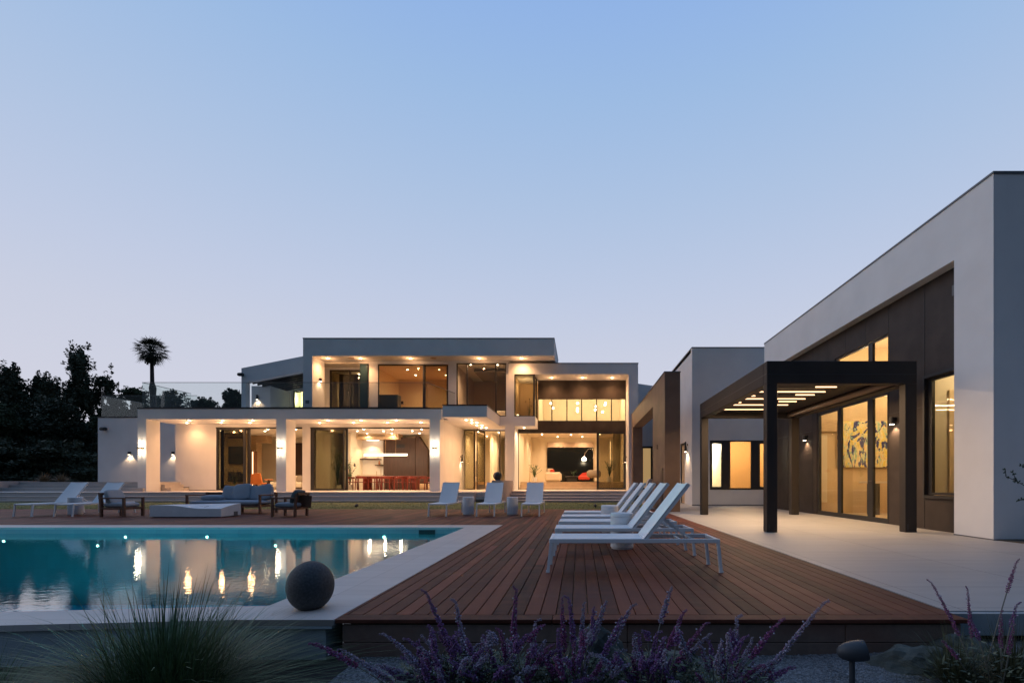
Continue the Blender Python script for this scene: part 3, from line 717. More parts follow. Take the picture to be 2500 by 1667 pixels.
# right hand block with the bronze recess
P('roof_slab', MB().box(-3.92, 3.22, 25.9, 31.6, 6.92, 7.50), STUCCO)
P('roof_flashing', MB().box(-3.93, 3.24, 25.885, 31.6, 7.501, 7.545), mat('grey_flashing'))
P('wall', MB().box(2.70, 3.22, 25.9, 31.6, ZT, 6.919), STUCCO)
ZB = [6.885, 5.857, 4.54, 3.89]
P('bronze_cladding', MB().box(-2.44, 2.70, 27.5, 27.6, ZB[1], 6.919).box(-2.44, 2.70, 27.5, 27.6, ZB[3], ZB[2]).box(-3.59, -2.441, 27.5, 27.6, ZB[3], 4.07), BRONZE)
seams = MB()
for p_ in (1355, 1398.5, 1442, 1485): seams.box(X(p_,27.5)-.006, X(p_,27.5)+.006, 27.492, 27.499, ZB[1]+.02, 6.9); seams.box(X(p_,27.5)-.006, X(p_,27.5)+.006, 27.492, 27.499, ZB[3]+.02, ZB[2]-.02)
P('cladding_joints', seams, BLACK)
leaf(-2.44, 2.70, ZB[2], ZB[1], 27.5, glass=GLASS, fl=.03, fr_=.03, ft=.04, fb_=.03, mull=[X(p_,27.5) for p_ in (1347.3,1384,1420,1456.7,1492.7)])
leaf(X(1456.7,27.5), 2.70, ZT+.01, ZB[3], 27.52, glass=GLASS_T, fl=.13, fr_=.13, ft=.08, fb_=.10)
P('window_frame', MB().box(-3.58, -3.55, 27.5, 27.56, ZT+.01, ZB[3]).box(-3.55, X(1456.7,27.5), 27.5, 27.56, ZB[3]-.05, ZB[3]-.002), BLACK)
# corner window on the band
leaf(-3.59, -2.46, 4.605, 6.915, 25.92, glass=GLASS_T, fl=.05, fr_=.10, ft=.05, fb_=.04)
sd = MB().box(-2.52, -2.46, 25.985, 26.05, 4.605, 6.915).box(-2.52, -2.46, 27.4, 27.49, 4.605, 6.915).box(-2.52, -2.46, 26.05, 27.4, 6.85, 6.915).box(-2.52, -2.46, 26.05, 27.4, 4.605, 4.66)
f_ = P('window', sd, BLACK); obj('pane', MB().box(-2.50, -2.485, 26.05, 27.4, 4.66, 6.85), GLASS_T, f_, world=True)
P('interior_wall', MB().quad((-3.6,28.4,4.6),(-2.44,28.4,4.6),(-2.44,28.4,6.92),(-3.6,28.4,6.92)).quad((-3.6,26.2,4.6),(-3.6,28.4,4.6),(-3.6,28.4,6.92),(-3.6,26.2,6.92)), OCH, recalc=False)
lamp('POINT', (-3.1, 27.2, 6.4), 12, villa, name='corner_room_light')
P('candle_lamp', MB().lathe([(.055,0),(.055,.17),(0,.17)], 12, (X(1264,26.4), 26.4, 4.61)), E_TUBE)
for p_ in (1346.7, 1422.3, 1494.3): dl_at(p_, 922, 6.92, power=30, cone=135, col=AMBER, glow=2.2)
# gallery behind the clerestory
room(-2.43, 2.69, 27.62, 31.5, 4.3, 6.9, floorm=STEPM)
for p_, q_ in ((1345,984.5),(1350,996),(1410,984.3),(1410,997),(1409.5,1004),(1455,992),(1453,1000),(1478.5,984),(1477,988.6),(1471,1005)):
    yy = 29.2; x_, z_ = px(p_, q_, yy)
    P('glass_pendant', MB().pillow((x_, yy, z_), (.11,.11,.11), e=1, ez=2, nu=10, nv=6), E_DOWN, smooth=True)
lamp('POINT', (-1.0, 29.3, 6.2), 45, villa, size=.2, name='gallery_light'); lamp('POINT', (1.6, 29.3, 6.2), 45, villa, size=.2, name='gallery_light')
# lounge: raised floor, night window at the back
room(-3.58, 2.69, 27.62, 35.0, 1.0, 4.28, floorm=OAK, fy=28.69)
P('interior_wall', MB().box(-3.579, -3.57, 27.62, 28.69, ZT, 1.0), STUCCO_IN)
P('interior_steps', MB().box(-3.54, 1.1, 27.62, 28.0, ZT+.005, .69).box(-3.54, 1.1, 28.0, 28.35, ZT+.005, .85).box(-3.54, 2.68, 28.35, 28.7, ZT+.005, .998), mat('pale_oak', (.62,.47,.30), .5, var=.08))
xn0, xn1 = X(1335.5,34.9), X(1448.7,34.9)
P('night_window', MB().box(xn0, xn1, 34.9, 34.98, 1.02, Z(1092,34.9)), NIGHTGLASS)
P('recess_panel', MB().box(xn0, xn1, 34.88, 34.98, Z(1091.5,34.9), Z(1080,34.9)), mat('beige_recess', (.5,.38,.28), .8))
cur = MB()
for p_ in (1274, 1283, 1291): cur.tube([(X(p_,33.5), 33.5, 1.01), (X(p_,33.5), 33.5, 3.6)], .11, 10)
P('curtain', cur, mat('cream_curtain', (.8,.74,.6), .9), smooth=True)
for (x_, y_) in ((-2.8,27.95),(-1.0,27.95),(.6,27.95),(-2.6,29.5),(-.6,29.5),(1.4,29.5),(-2.6,32.5),(-.6,32.8),(1.4,32.5),(-1.6,34.2),(0.2,34.2)): downlight(x_, y_, 4.28, power=24)  # the front row of three is added to brighten the steps
P('led_strip', MB().box(X(1489.3,30), X(1491.3,30), 30.0, 30.03, Z(1137,30), Z(1078,30)), E_STRIP)
P('outlet_wall', MB().box(X(1497,31), 2.68, 31, 31.1, 1.01, 4.2), mat('olive_wall', (.30,.27,.20), .7))

# left upper wing with the sloped timber roof
YM = 27.6
xl, xr = X(589.3,YM), X(741,YM)
zz = lambda p_: Z(p_, YM)
P('sloped_fascia', MB().prism([(xl,4.62),(xl,zz(898.6)),(xr,zz(869)),(xr,zz(906)),(X(600,YM),zz(933)),(X(600,YM),4.62)], 'y', YM, YM+.35), STUCCO)
P('sloped_roof', MB().prism([(xl,zz(898.6)-.12),(xl,zz(898.6)-.002),(xr-.02,zz(869)-.002),(xr-.02,zz(869)-.12)], 'y', YM+.351, 33), STUCCO)
raf = MB()
for k in range(9):
    y_ = YM+.5+k*.42
    raf.prism([(xl+.3,zz(933)-.0),(xl+.3,zz(933)+.2),(xr,zz(906)+.2),(xr,zz(906)-.0)], 'y', y_, y_+.08)
P('rafters', raf, mat('black_rafter', (.03,.03,.03), .6))
P('wall', MB().holes(xl, xr+.6, 4.6, 7.9, 31.0, 31.2, [(X(694,31),X(707,31),4.5,Z(958,31)), (X(716,31),X(741,31),4.5,Z(952,31))]), STUCCO)
P('wall', MB().box(X(614,29), X(660,29), 29.0, 30.9, 4.6, 6.9), STUCCO)
leaf(X(694,31), X(707,31), 4.62, Z(958,31), 31.02, glass=GLASS, fl=.06, fr_=.06); leaf(X(716,31), X(741,31), 4.62, Z(952,31), 31.02, glass=GLASS, fl=.06, fr_=.06)
room(X(690,31), X(745,31), 31.21, 33.0, 4.6, 7.2, wallm=mat('pale_green_plaster', (.62,.66,.48), .8))
lamp('POINT', (X(720,32), 32.2, 6.7), 30, villa, color=(1,.85,.6), name='bathroom_light')
P('floor_slab', MB().box(-21.5, -6.76, 26.41, 32.9, 4.07, 4.56), STUCCO)
P('floor_slab', MB().box(-6.74, 2.69, 27.71, 31.5, 4.30, 4.56) , STUCCO) if False else None
P('hatch', MB().box(X(746,24.9), X(755,24.9), 24.885, 24.899, Z(985,24.9), Z(977,24.9)), mat('grey_hatch', (.10,.11,.12), .5))
# rear wing between the villa and the portal
P('wall', MB().prism([(3.225,.3),(3.225,7.15),(5.2,6.86),(5.2,.3)], 'y', 29.2, 29.4), STUCCO)
dq = P('side_door', MB().box(3.84, 3.92, 29.12, 29.199, ZT, 3.2).box(4.40, 4.52, 29.12, 29.199, ZT, 3.2).box(3.92, 4.40, 29.12, 29.199, 3.08, 3.2).box(3.92, 4.40, 29.12, 29.199, ZT, ZT+.1), BLACK)
obj('pane', MB().box(3.92, 4.40, 29.15, 29.16, ZT+.1, 3.08), mat('lit_door_panel', (.75,.55,.25), .5, emit=(1,.62,.25), estr=.35), dq, world=True)

# ------------------------------------------------------------------ glass balustrades
def railing(label, runs, panel=2.45, z0=4.6, h=1.27):
    (ax, ay), _ = runs[0]
    t_ = thing('glass_railing', label, 'glass railing', (ax, ay, z0))
    for (a, b_) in runs:
        a, b_ = Vector((*a, 0)), Vector((*b_, 0)); L_ = (b_-a).length; n = max(1, round(L_/panel)); dd = (b_-a)/n
        for k in range(n):
            p0 = a+dd*k+dd.normalized()*.006; p1 = a+dd*(k+1)-dd.normalized()*.006; zc = z0+h/2+.02
            obj('glass_panel', MB().bar((p0.x,p0.y,zc), (p1.x,p1.y,zc), .014, h-.04), GLASS_R, t_, world=True)
        obj('handrail', MB().bar((a.x,a.y,z0+h+.0), (b_.x,b_.y,z0+h+.0), .022, .022), mat('steel_rail', (.12,.12,.12), .4), t_, world=True)
        obj('base_channel', MB().bar((a.x,a.y,z0+.03), (b_.x,b_.y,z0+.03), .05, .06), BLACK, t_, world=True)
railing('long clear glass balustrade on the flat roof over the lit portico', [((-21.45,26.0),(-21.45,23.1)), ((-21.45,23.1),(-7.45,23.1)), ((-7.45,23.1),(-6.85,25.9))])
railing('short clear glass balustrade on the lower left roof edge', [((-27.0,29.2),(-27.0,26.6)), ((-27.0,26.6),(-21.6,26.6))])
# ================================================================== WINGS, PORTAL, PERGOLA
wing = thing('bathroom_wing', 'white cubic wing with a wide black-framed window behind the pergola', 'building', (4.8, 20.1, 0))
Pw = lambda n, m_, t_, **k: obj(n, m_, t_, wing, world=True, **k)
Pw('wall', MB().holes(4.8, 12, 0, 6.71, 20.1, 20.3, [(5.56,8.2,.67,2.77)]), STUCCO)
Pw('wall', MB().holes(20.31, 31, 0, 6.71, 4.8, 5.0, [(21.5,22.45,.0,2.8)], axis='x'), STUCCO)
Pw('roof', MB().box(4.8, 12, 20.31, 31, 6.55, 6.70), STUCCO)
Pw('roof_flashing', MB().box(4.785, 12, 20.085, 20.4, 6.711, 6.75).box(4.785, 4.9, 20.41, 31, 6.711, 6.75), mat('grey_flashing'))
Pw('base_joint', MB().box(4.79, 12, 20.085, 20.098, 0.0, .035), mat('grey_flashing'))
def wleaf(x0, x1, z0, z1, y, fl, fr_, ft, fb_, par, fn, glass=GLASS):
    a = MB().box(x0, x0+fl, y, y+.07, z0, z1).box(x1-fr_, x1, y, y+.07, z0, z1).box(x0+fl, x1-fr_, y, y+.07, z1-ft, z1).box(x0+fl, x1-fr_, y, y+.07, z0, z0+fb_)
    f_ = obj('window', a, BLACK, par, world=True); obj('pane', MB().box(x0+fl, x1-fr_, y+.03, y+.04, z0+fb_, z1-ft), glass, f_, world=True)
xm1, xm2 = X(1500+711/2.614, 20.1), X(1500+900/2.614, 20.1)
wleaf(5.56, xm1, .67, 2.77, 20.09, .10, .19, .14, .12, wing, 0); wleaf(xm1+.001, xm2, .67, 2.77, 20.09, .19, .19, .06, .07, wing, 0); wleaf(xm2+.001, 8.2, .67, 2.77, 20.09, .19, .12, .14, .12, wing, 0)
TAN = mat('tan_plaster', (.62,.43,.22), .8)
Pw('interior_wall', MB().quad((5.2,23.5,0),(8.8,23.5,0),(8.8,23.5,3.2),(5.2,23.5,3.2)).quad((8.8,20.31,0),(8.8,23.5,0),(8.8,23.5,3.2),(8.8,20.31,3.2)), TAN, recalc=False)
Pw('interior_wall', MB().quad((5.2,20.31,0),(5.2,23.5,0),(5.2,23.5,3.2),(5.2,20.31,3.2)).box(6.36, 6.5, 20.6, 23.4, 0, 3.19), STUCCO_IN, recalc=False)
Pw('ceiling', MB().quad((5.2,20.31,3.2),(8.8,20.31,3.2),(8.8,23.5,3.2),(5.2,23.5,3.2)), CEIL, recalc=False)
Pw('mirror_light', MB().box(5.95, 6.02, 23.3, 23.36, .95, 2.35).box(5.45, 5.95, 23.3, 23.36, 2.29, 2.35), E_WHITE)
Pw('basin_shelf', MB().box(5.22, 6.2, 22.9, 23.4, .78, .82), BLACK)
lamp('POINT', (5.8, 22.4, 2.6), 70, wing, color=(1,.9,.75), size=.2, name='bathroom_light'); lamp('POINT', (7.6, 21.9, 2.7), 48, wing, size=.2, name='hall_light')
sdm = MB().box(4.83, 4.9, 21.5, 21.6, .02, 2.8).box(4.83, 4.9, 22.35, 22.45, .02, 2.8).box(4.83, 4.9, 21.6, 22.35, 2.7, 2.8)
dd_ = Pw('door', sdm, BLACK); obj('door_leaf', MB().box(4.86, 4.89, 21.6, 22.35, .02, 2.7), OAK, dd_, world=True); obj('handle', MB().tube([(4.8,21.7,1.05),(4.8,21.85,1.05)], .012), BLACK, dd_, world=True)

gal = thing('gallery_wing', 'tall white wing with a recessed bronze front and lit glass doors at right', 'building', (7.1, 8.08, 0))
Pg = lambda n, m_, t_, **k: obj(n, m_, t_, gal, world=True, **k)
Pg('wall', MB().holes(8.08, 18.1, 0.02, 6.28, 7.1, 7.34, [(8.93,17.9,-.1,5.2)], axis='x'), STUCCO)
Pg('wall', MB().box(7.341, 15, 8.08, 8.3, 0.02, 6.28), STUCCO)
Pg('wall', MB().box(7.35, 15, 17.9, 18.1, 0.02, 6.28), STUCCO)
Pg('roof', MB().box(7.35, 15, 8.31, 17.89, 6.1, 6.2), STUCCO)
Pg('roof_flashing', MB().box(7.085, 7.2, 8.065, 18.11, 6.281, 6.32).box(7.201, 15, 8.065, 8.2, 6.281, 6.32), mat('grey_flashing'))
Pg('base_joint', MB().box(7.09, 7.2, 8.07, 8.93, -.002, .02), mat('grey_flashing'))
Pg('bronze_cladding', MB().holes(8.31, 17.89, 0.0, 5.4, 7.35, 7.50, [(11.22,14.6,-.1,3.15), (11.22,13.57,3.47,4.54), (8.5,9.98,.72,3.18)], axis='x'), BRONZE)
sm_ = MB()
for y_ in (14.85,13.95,13.04,12.11,11.21,10.04,15.75,16.6):
    z_ = 4.56 if 11.2 < y_ < 13.6 else (3.3 if y_ < 14.6 and y_ > 11.2 else .02)
    if y_ == 11.21: z_ = .02
    sm_.box(7.343, 7.349, y_-.006, y_+.006, z_, 5.19)
sm_.box(7.343, 7.349, 14.85, 17.8, 2.60, 2.612).box(7.343, 7.349, 10.04, 11.2, 2.60, 2.612)
Pg('cladding_joints', sm_, BLACK)
def yleaf(y0, y1, z0, z1, x, f=.07, fb_=.1, par=gal, glass=GLASS, ft=None, name='window', f2=None):
    ft = ft or f; f2 = f2 or f
    a = MB().box(x, x+.07, y0, y0+f, z0, z1).box(x, x+.07, y1-f2, y1, z0, z1).box(x, x+.07, y0+f, y1-f2, z1-ft, z1).box(x, x+.07, y0+f, y1-f2, z0, z0+fb_)
    f_ = obj(name, a, BLACK, par, world=True); obj('pane', MB().box(x+.03, x+.04, y0+f, y1-f2, z0+fb_, z1-ft), glass, f_, world=True); return f_
yleaf(13.36, 14.6, .0, 3.14, 7.37, .10, .12); yleaf(12.0, 13.35, .0, 3.14, 7.37, .06, .12)
dr2 = yleaf(11.22, 11.99, .0, 3.14, 7.36, .05, .12, name='glass_door', f2=.16)
hd = MB().tube([(7.35,11.88,1.02),(7.29,11.88,1.02)], .012).tube([(7.29,11.88,1.02),(7.29,11.72,1.02)], .01); obj('handle', hd, BLACK, dr2, world=True)
yleaf(12.0, 13.56, 3.48, 4.53, 7.38, .04, .05); yleaf(11.23, 11.99, 3.48, 4.53, 7.38, .04, .05, f2=.12)
yleaf(8.55, 9.97, .73, 3.17, 7.38, .05, .05, f2=.10)
Pg('window_reveal', MB().box(7.30, 7.379, 9.981, 10.03, .66, 3.24).box(7.30, 7.379, 8.94, 9.98, .66, .72).box(7.30, 7.379, 8.94, 9.98, 3.181, 3.24), BLACK)
Pg('wall_vent', MB().box(7.335, 7.348, 9.18, 9.28, 4.66, 4.86), mat('grey_hatch'))
# rooms of the gallery wing
WOODW = mat('maple_wall', (.66,.50,.31), .6, var=.08, vscale=2, stretch=(1,1,.3))
Pg('interior_wall', MB().quad((7.5,15.2,0),(12.5,15.2,0),(12.5,15.2,5.3),(7.5,15.2,5.3)).quad((12.5,10.4,0),(12.5,10.4,5.3),(12.5,15.2,5.3),(12.5,15.2,0)), WOODW, recalc=False)
Pg('interior_wall', MB().box(7.55, 12.5, 10.3, 10.4, .001, 5.3).quad((7.51,8.32,0),(12.5,8.32,0),(12.5,8.32,5.3),(7.51,8.32,5.3)).quad((9.6,8.4,0),(9.6,10.3,0),(9.6,10.3,5.3),(9.6,8.4,5.3)), STUCCO_IN, recalc=False)
Pg('interior_floor', MB().quad((7.51,8.32,.003),(12.5,8.32,.003),(12.5,15.2,.003),(7.51,15.2,.003)), mat('pale_oak'), recalc=False)
Pg('ceiling', MB().quad((7.51,8.32,5.3),(12.5,8.32,5.3),(12.5,15.2,5.3),(7.51,15.2,5.3)), mat('peach_ceiling'), recalc=False)
Pg('panel_band', MB().box(7.53, 8.25, 15.1, 15.19, 2.62, 3.0), OAK)
Pg('cabinet_panel', MB().box(7.6, 7.95, 15.12, 15.19, .35, 2.5), STUCCO_IN)
Pg('interior_door', MB().box(8.05, 8.75, 10.25, 10.299, .01, 3.0), mat('birch_door', (.72,.55,.34), .5))
dz = MB().tube([(8.60,10.24,1.18),(8.60,10.20,1.18)], .012).tube([(8.60,10.20,1.18),(8.46,10.20,1.18)], .01).box(8.585, 8.615, 10.235, 10.25, 1.03, 1.09)
Pg('door_handle', dz, BLACK)
for (x_, y_) in ((8.6,12.2),(8.6,14.0),(10.6,12.2),(10.6,14.0)):
    lamp('POINT', (x_, y_, 4.3), 24, gal, color=(1,.74,.46), size=.15, name='gallery_light')
lamp('POINT', (8.5, 9.4, 3.6), 18, gal, color=(1,.74,.46), size=.12, name='room_light')
Pg('led_line', MB().box(8.0, 9.6, 12.9, 12.94, 3.35, 3.38), E_STRIP)
Pg('downlight', MB().lathe([(.05,0),(.05,-.015),(0,-.015)], 12, (9.6, 13.0, 5.299)), E_DOWN)

por = thing('bronze_portal', 'tall brown metal portal frame running back to the villa beside the loungers', 'portal', (3.1, 16, 0))
obj('portal_frame', MB().holes(15.83, 26.0, 0, 4.68, 2.862, 3.38, [(18.4,25.3,-.1,3.93)], axis='x'), BRONZE2, por, world=True)
obj('top_cap', MB().box(2.84, 3.40, 15.81, 26.01, 4.681, 4.71), mat('grey_flashing'), por, world=True)
obj('black_slot', MB().box(2.845, 2.861, 16.15, 16.55, .08, 1.48), BLACK, por, world=True)
obj('indicator', MB().box(2.84, 2.861, 17.3, 17.42, 2.2, 2.36), BLACK, por, world=True)
pl = MB(); prof = []
for k in range(9):
    t_ = k/8; prof.append((2.40+.14*t_**3, .0+1.05*t_))
prof += [(2.60,1.12),(2.70,1.10)] + [(2.62+.08*(1-k/6)**.5 if k < 6 else 2.6, 1.0-k*.166) for k in range(7)]
pl.prism(prof, 'y', 17.35, 17.75)
for v_ in range(len(pl.v)): pass
o = obj('stone_spout', pl, mat('peach_stone', (.62,.46,.34), .7, var=.06)); tag(o, 'curved pale stone pillar between the bronze portal and the lawn', 'stone pillar')

perg = thing('pergola', 'dark metal louvred pergola with glowing led strips over the stone terrace', 'pergola', (5.2, 12, 0))
Pp = lambda n, m_, t_, **k: obj(n, m_, t_, perg, world=True, **k)
PX0, PX1, PY0, PY1, PZ0, PZ1 = 3.72, 6.70, 9.35, 14.56, 2.95, 3.40
for (x_, w_) in ((PX0, .21), (PX1-.23, .23)):
    for (y_) in (PY0, PY1-.19):
        po = Pp('post', MB().bbox(x_, x_+w_, y_, y_+.19, 0, PZ0-.001, .008), PERG)
        obj('base_plate', MB().box(x_+.03, x_+.06, y_-.004, y_-.001, .03, .16), BLACK, po, world=True)
Pp('beam', MB().bbox(PX0, PX1, PY0, PY0+.19, PZ0, PZ1, .008), PERG); Pp('beam', MB().bbox(PX0, PX1, PY1-.19, PY1, PZ0, PZ1, .008), PERG)
Pp('beam', MB().bbox(PX0, PX0+.2, PY0+.191, PY1-.191, PZ0, PZ1, .008), PERG); Pp('beam', MB().bbox(PX1-.22, PX1, PY0+.191, PY1-.191, PZ0, PZ1, .008), PERG)
Pp('beam_groove', MB().box(PX0-.002, PX0+.001, PY0+.02, PY1-.02, 3.145, 3.16).box(PX0+.02, PX1-.02, PY0-.002, PY0+.001, 3.13, 3.142), BLACK)
lv = MB(); y_ = PY0+.25
while y_ < PY1-.35: lv.prism([(y_,3.15),(y_+.19,3.11),(y_+.20,3.135),(y_+.01,3.18)], 'x', PX0+.205, PX1-.225); y_ += .2
Pp('louvre', lv, PERG)
Pp('screen_cassette', MB().tube([(PX1-.30, PY0+.2, 3.04), (PX1-.30, PY1-.2, 3.04)], .075, 12), mat('brown_cassette', (.14,.09,.06), .5), smooth=True)
for (y_, x0_, x1_) in ((9.91,4.0,5.65),(10.85,4.0,5.66),(11.77,4.0,5.64),(12.70,4.0,5.62),(10.30,5.16,5.62),(11.23,5.15,5.6),(12.16,5.14,5.6),(11.37,4.15,4.24),(12.30,4.15,4.22),(13.5,4.0,5.6)):
    ls = Pp('led_strip', MB().box(x0_, x1_, y_-.009, y_+.009, 3.062, 3.085), E_STRIP)
    if x1_-x0_ > 1: lamp('AREA', ((x0_+x1_)/2, y_, 3.058), 17, ls, color=(1,.66,.38), cone=x1_-x0_, name='strip_light')

# ------------------------------------------------------------------ wall lamps
def column_lamp(x, label):
    t_ = thing('wall_lamp', label, 'wall lamp', (x, 23.0, 2.65), group='tube lamps on the portico columns')
    for s_ in (-1, 1):
        obj('glass_tube', MB().tube([(x, 22.90, 2.65+s_*.04), (x, 22.90, 2.65+s_*.36)], .032, 12), E_SCONCE, t_, world=True, smooth=False)
    obj('front_bar', MB().box(x-.012, x+.012, 22.82, 22.84, 2.25, 3.02), BLACK, t_, world=True)
    obj('bracket', MB().box(x-.06, x+.10, 22.81, 22.999, 2.60, 2.68), BRASS, t_, world=True)
    for z_ in (2.40, 2.9): lamp('POINT', (x, 22.74, z_), 2.6, t_, color=(1,.78,.55), size=.05)
column_lamp(X(345.6,23), 'glowing tube lamp on the left end column of the portico')
column_lamp(X(685,23), 'glowing tube lamp on the middle column of the portico')
column_lamp(X(1061,23), 'glowing tube lamp on the right end column near the entrance')
def sconce(x, y, z, n, label, h=.16, r=.06, power=9, group='small black downlight wall lamps', ptype='cup'):
    n = Vector(n).normalized(); c = Vector((x, y, z)) + n*(r+.03)
    t_ = thing('wall_light', label, 'wall light', (x, y, z), group=group)
    rt = r*.45 if ptype == 'cone' else r*.9
    a = MB().lathe([(r,-h/2),(rt,h/2),(0,h/2)], 16, tuple(c)); obj('shade', a, BLACK, t_, world=True)
    pz_ = MB().bar(tuple(Vector((x,y,z+h*.2))+n*.001), tuple(Vector((x,y,z+h*.2))+n*.03), .07, .09); obj('backplate', pz_, BLACK, t_, world=True)
    obj('bulb', MB().lathe([(r*.8,-h/2-.002),(r*.8,-h/2-.008),(0,-h/2-.008)], 12, tuple(c)), E_SCONCE, t_, world=True)
    lamp('SPOT', (c.x, c.y, c.z-h/2-.02), power, t_, size=.02, cone=115, blend=.5, aim=(0,0,-1))
sconce(X(318.5,26.5), 26.5, Z(1106,26.5), (0,-1,0), 'black wall light on the plain left wall beside the column')
sconce(X(424.5,26.5), 26.5, Z(1106,26.5), (0,-1,0), 'black wall light in the gap behind the left column')
sconce(-14.13, 25.55, Z(927,25.55), (1,0,0), 'black wall light in the upper recess above the balcony')
sconce(X(630,29), 29.0, Z(970,29), (0,-1,0), 'black wall light under the dark rafters of the upper left wing', h=.28)
sconce(-6.82, 27.0, Z(1118,27.0), (1,0,0), 'slim cone wall light left of the entrance glass', h=.42, ptype='cone')
sconce(2.70, 26.9, Z(1119,26.9), (-1,0,0), 'slim cone wall light on the white pier right of the lounge doors', h=.42, ptype='cone')
sconce(4.8, 20.9, 2.56, (-1,0,0), 'slim cone wall light on the corner of the white cubic wing', h=.44, ptype='cone', r=.07, power=26)
sconce(7.35, 15.2, 2.42, (-1,0,0), 'bronze-wall light left of the gallery glass doors', power=16)
sconce(7.35, 10.95, 2.42, (-1,0,0), 'bronze-wall light right of the gallery glass doors', power=16)
def camera_box(x, y, z, n, label):
    t_ = thing('floodlight', label, 'floodlight', (x, y, z)); n = Vector(n)
    c = Vector((x,y,z)) + n*.12
    obj('housing', MB().pillow((c.x,c.y,c.z+.02), (.34,.2,.2), e=2.5), BLACK, t_, world=True, smooth=True)
    obj('arm', MB().bar((x,y,z), tuple(c), .05), BLACK, t_, world=True)
camera_box(X(257,26.5), 26.5, Z(1048,26.5), (0,-1,0), 'black outdoor speaker high on the plain left wall')
camera_box(X(591,27.6), 27.6, Z(916,27.6), (0,-1,0), 'black outdoor speaker at the upper left wing corner')
camera_box(-14.62, 25.6, Z(854,25.6), (-1,0,0), 'black outdoor speaker on the side of the top storey')
# ================================================================== FURNITURE ON THE DECK
LW, LL = .55, 1.885
def make_lounger(label, loc, rz, group):
    t_ = thing('sun_lounger', label, 'sun lounger', loc, rz, group)
    f_ = MB()
    for y_ in (0, LW-.035): f_.bbox(0, LL, y_, y_+.035, .325, .372, .004)
    f_.bbox(0, .035, .035, LW-.035, .330, .367, .003); f_.bbox(LL-.035, LL, .035, LW-.035, .330, .367, .003)
    f_.bbox(1.04, 1.07, .035, LW-.035, .328, .35, .003); f_.bbox(1.47, 1.50, .035, LW-.035, .328, .35, .003)
    obj('frame', f_, WHITEMETAL, t_)
    for (x_, dx) in ((.02, -.035), (LL-.02, .035)):
        for y_ in (.0175, LW-.0175):
            lg = MB().bar((x_, y_, .326), (x_+dx, y_, .0), .032, .036, up=(0,1,0))
            l_ = obj('leg', lg, WHITEMETAL, t_)
            obj('foot_cap', MB().bar((x_+dx, y_, .022), (x_+dx*1.02, y_, .0005), .040, .044, up=(0,1,0)), WHITEMETAL, l_)
    s_ = MB(); n = 14; vs = []; fs = []
    for i in range(n+1):
        x_ = .005 + (1.10-.005)*i/n
        for j in range(9):
            v = j/8; yy = .004+(LW-.008)*v; sag = -.016*math.sin(math.pi*v)*(1 if 0 < i < n else .9)
            vs.append((x_, yy, .3735+sag))
    for i in range(n):
        for j in range(8): fs.append((i*9+j, i*9+j+1, (i+1)*9+j+1, (i+1)*9+j))
    s_.add(vs, fs); s_.add([(v[0], v[1], v[2]-.006) for v in vs], [f[::-1] for f in fs])
    obj('seat_sling', s_, SLING, t_, smooth=True, recalc=False)
    p0, p1 = Vector((1.055, 0, .345)), Vector((1.545, 0, .975)); dv = (p1-p0).normalized(); nv = Vector((-dv.z, 0, dv.x))
    b_ = MB()
    for y_ in (.03, LW-.03): b_.bar((p0.x, y_, p0.z), (p1.x, y_, p1.z), .036, .045, up=(0,1,0))
    for q_ in (.03, .985): c_ = p0.lerp(p1, q_); b_.bar((c_.x, .04, c_.z), (c_.x, LW-.04, c_.z), .03, .03)
    bk = obj('backrest', b_, WHITEMETAL, t_)
    vs = []; fs = []
    for i in range(13):
        c_ = p0.lerp(p1, i/12)
        for j in range(9):
            v = j/8; d_ = .026 - .016*math.sin(math.pi*v)
            q_ = c_+nv*d_; vs.append((q_.x, .008+(LW-.016)*v, q_.z))
    for i in range(12):
        for j in range(8): fs.append((i*9+j, i*9+j+1, (i+1)*9+j+1, (i+1)*9+j))
    s_ = MB().add(vs, fs).add([(v[0]-nv.x*.007, v[1], v[2]-nv.z*.007) for v in vs], [f[::-1] for f in fs])
    obj('back_sling', s_, SLING, bk, smooth=True, recalc=False)
    m_ = p0.lerp(p1, .42)
    st_ = MB()
    for y_ in (.07, LW-.07): st_.bar((m_.x, y_, m_.z), (1.60, y_, .355), .018, .03, up=(0,1,0))
    st_.bar((1.60, .06, .353), (1.60, LW-.06, .353), .02)
    obj('support_strut', st_, WHITEMETAL, t_)
    return t_
gl_ = 'white sun loungers standing on the wooden deck'
lab = ['nearest white lounger at the front of the deck with its backrest raised', 'second white lounger from the camera behind the front drum table', 'middle white lounger of the five seen from the side',
       'fourth white lounger from the camera between the two drum tables', 'farthest of the five loungers seen from the side']
L0 = None
for i, y_ in enumerate((5.19, 6.37, 7.50, 8.60, 9.80)):
    loc = (-.335, y_, 0)
    if L0 is None: L0 = make_lounger(lab[0], loc, 0, gl_)
    else: dup(L0, loc, R((0, .6, -.5, .4, -.3)[i]), lab[i])
for (p_, y_, lb, a) in ((78.6, 13.53, 'far left lounger facing the pool before the wide steps', 90), (178, 13.53, 'lounger facing the pool beside the left wooden armchair', 90.4),
                    (1090, 13.66, 'lounger facing the pool below the lit entrance, leftmost of the right trio', 90.5), (1207, 13.66, 'lounger facing the pool in front of the pale pier', 89.6), (1316.8, 13.66, 'lounger facing the pool below the right entrance steps', 90)):
    dup(L0, ((p_-1415)*y_/F+.017, y_, 0), R(a), lb)
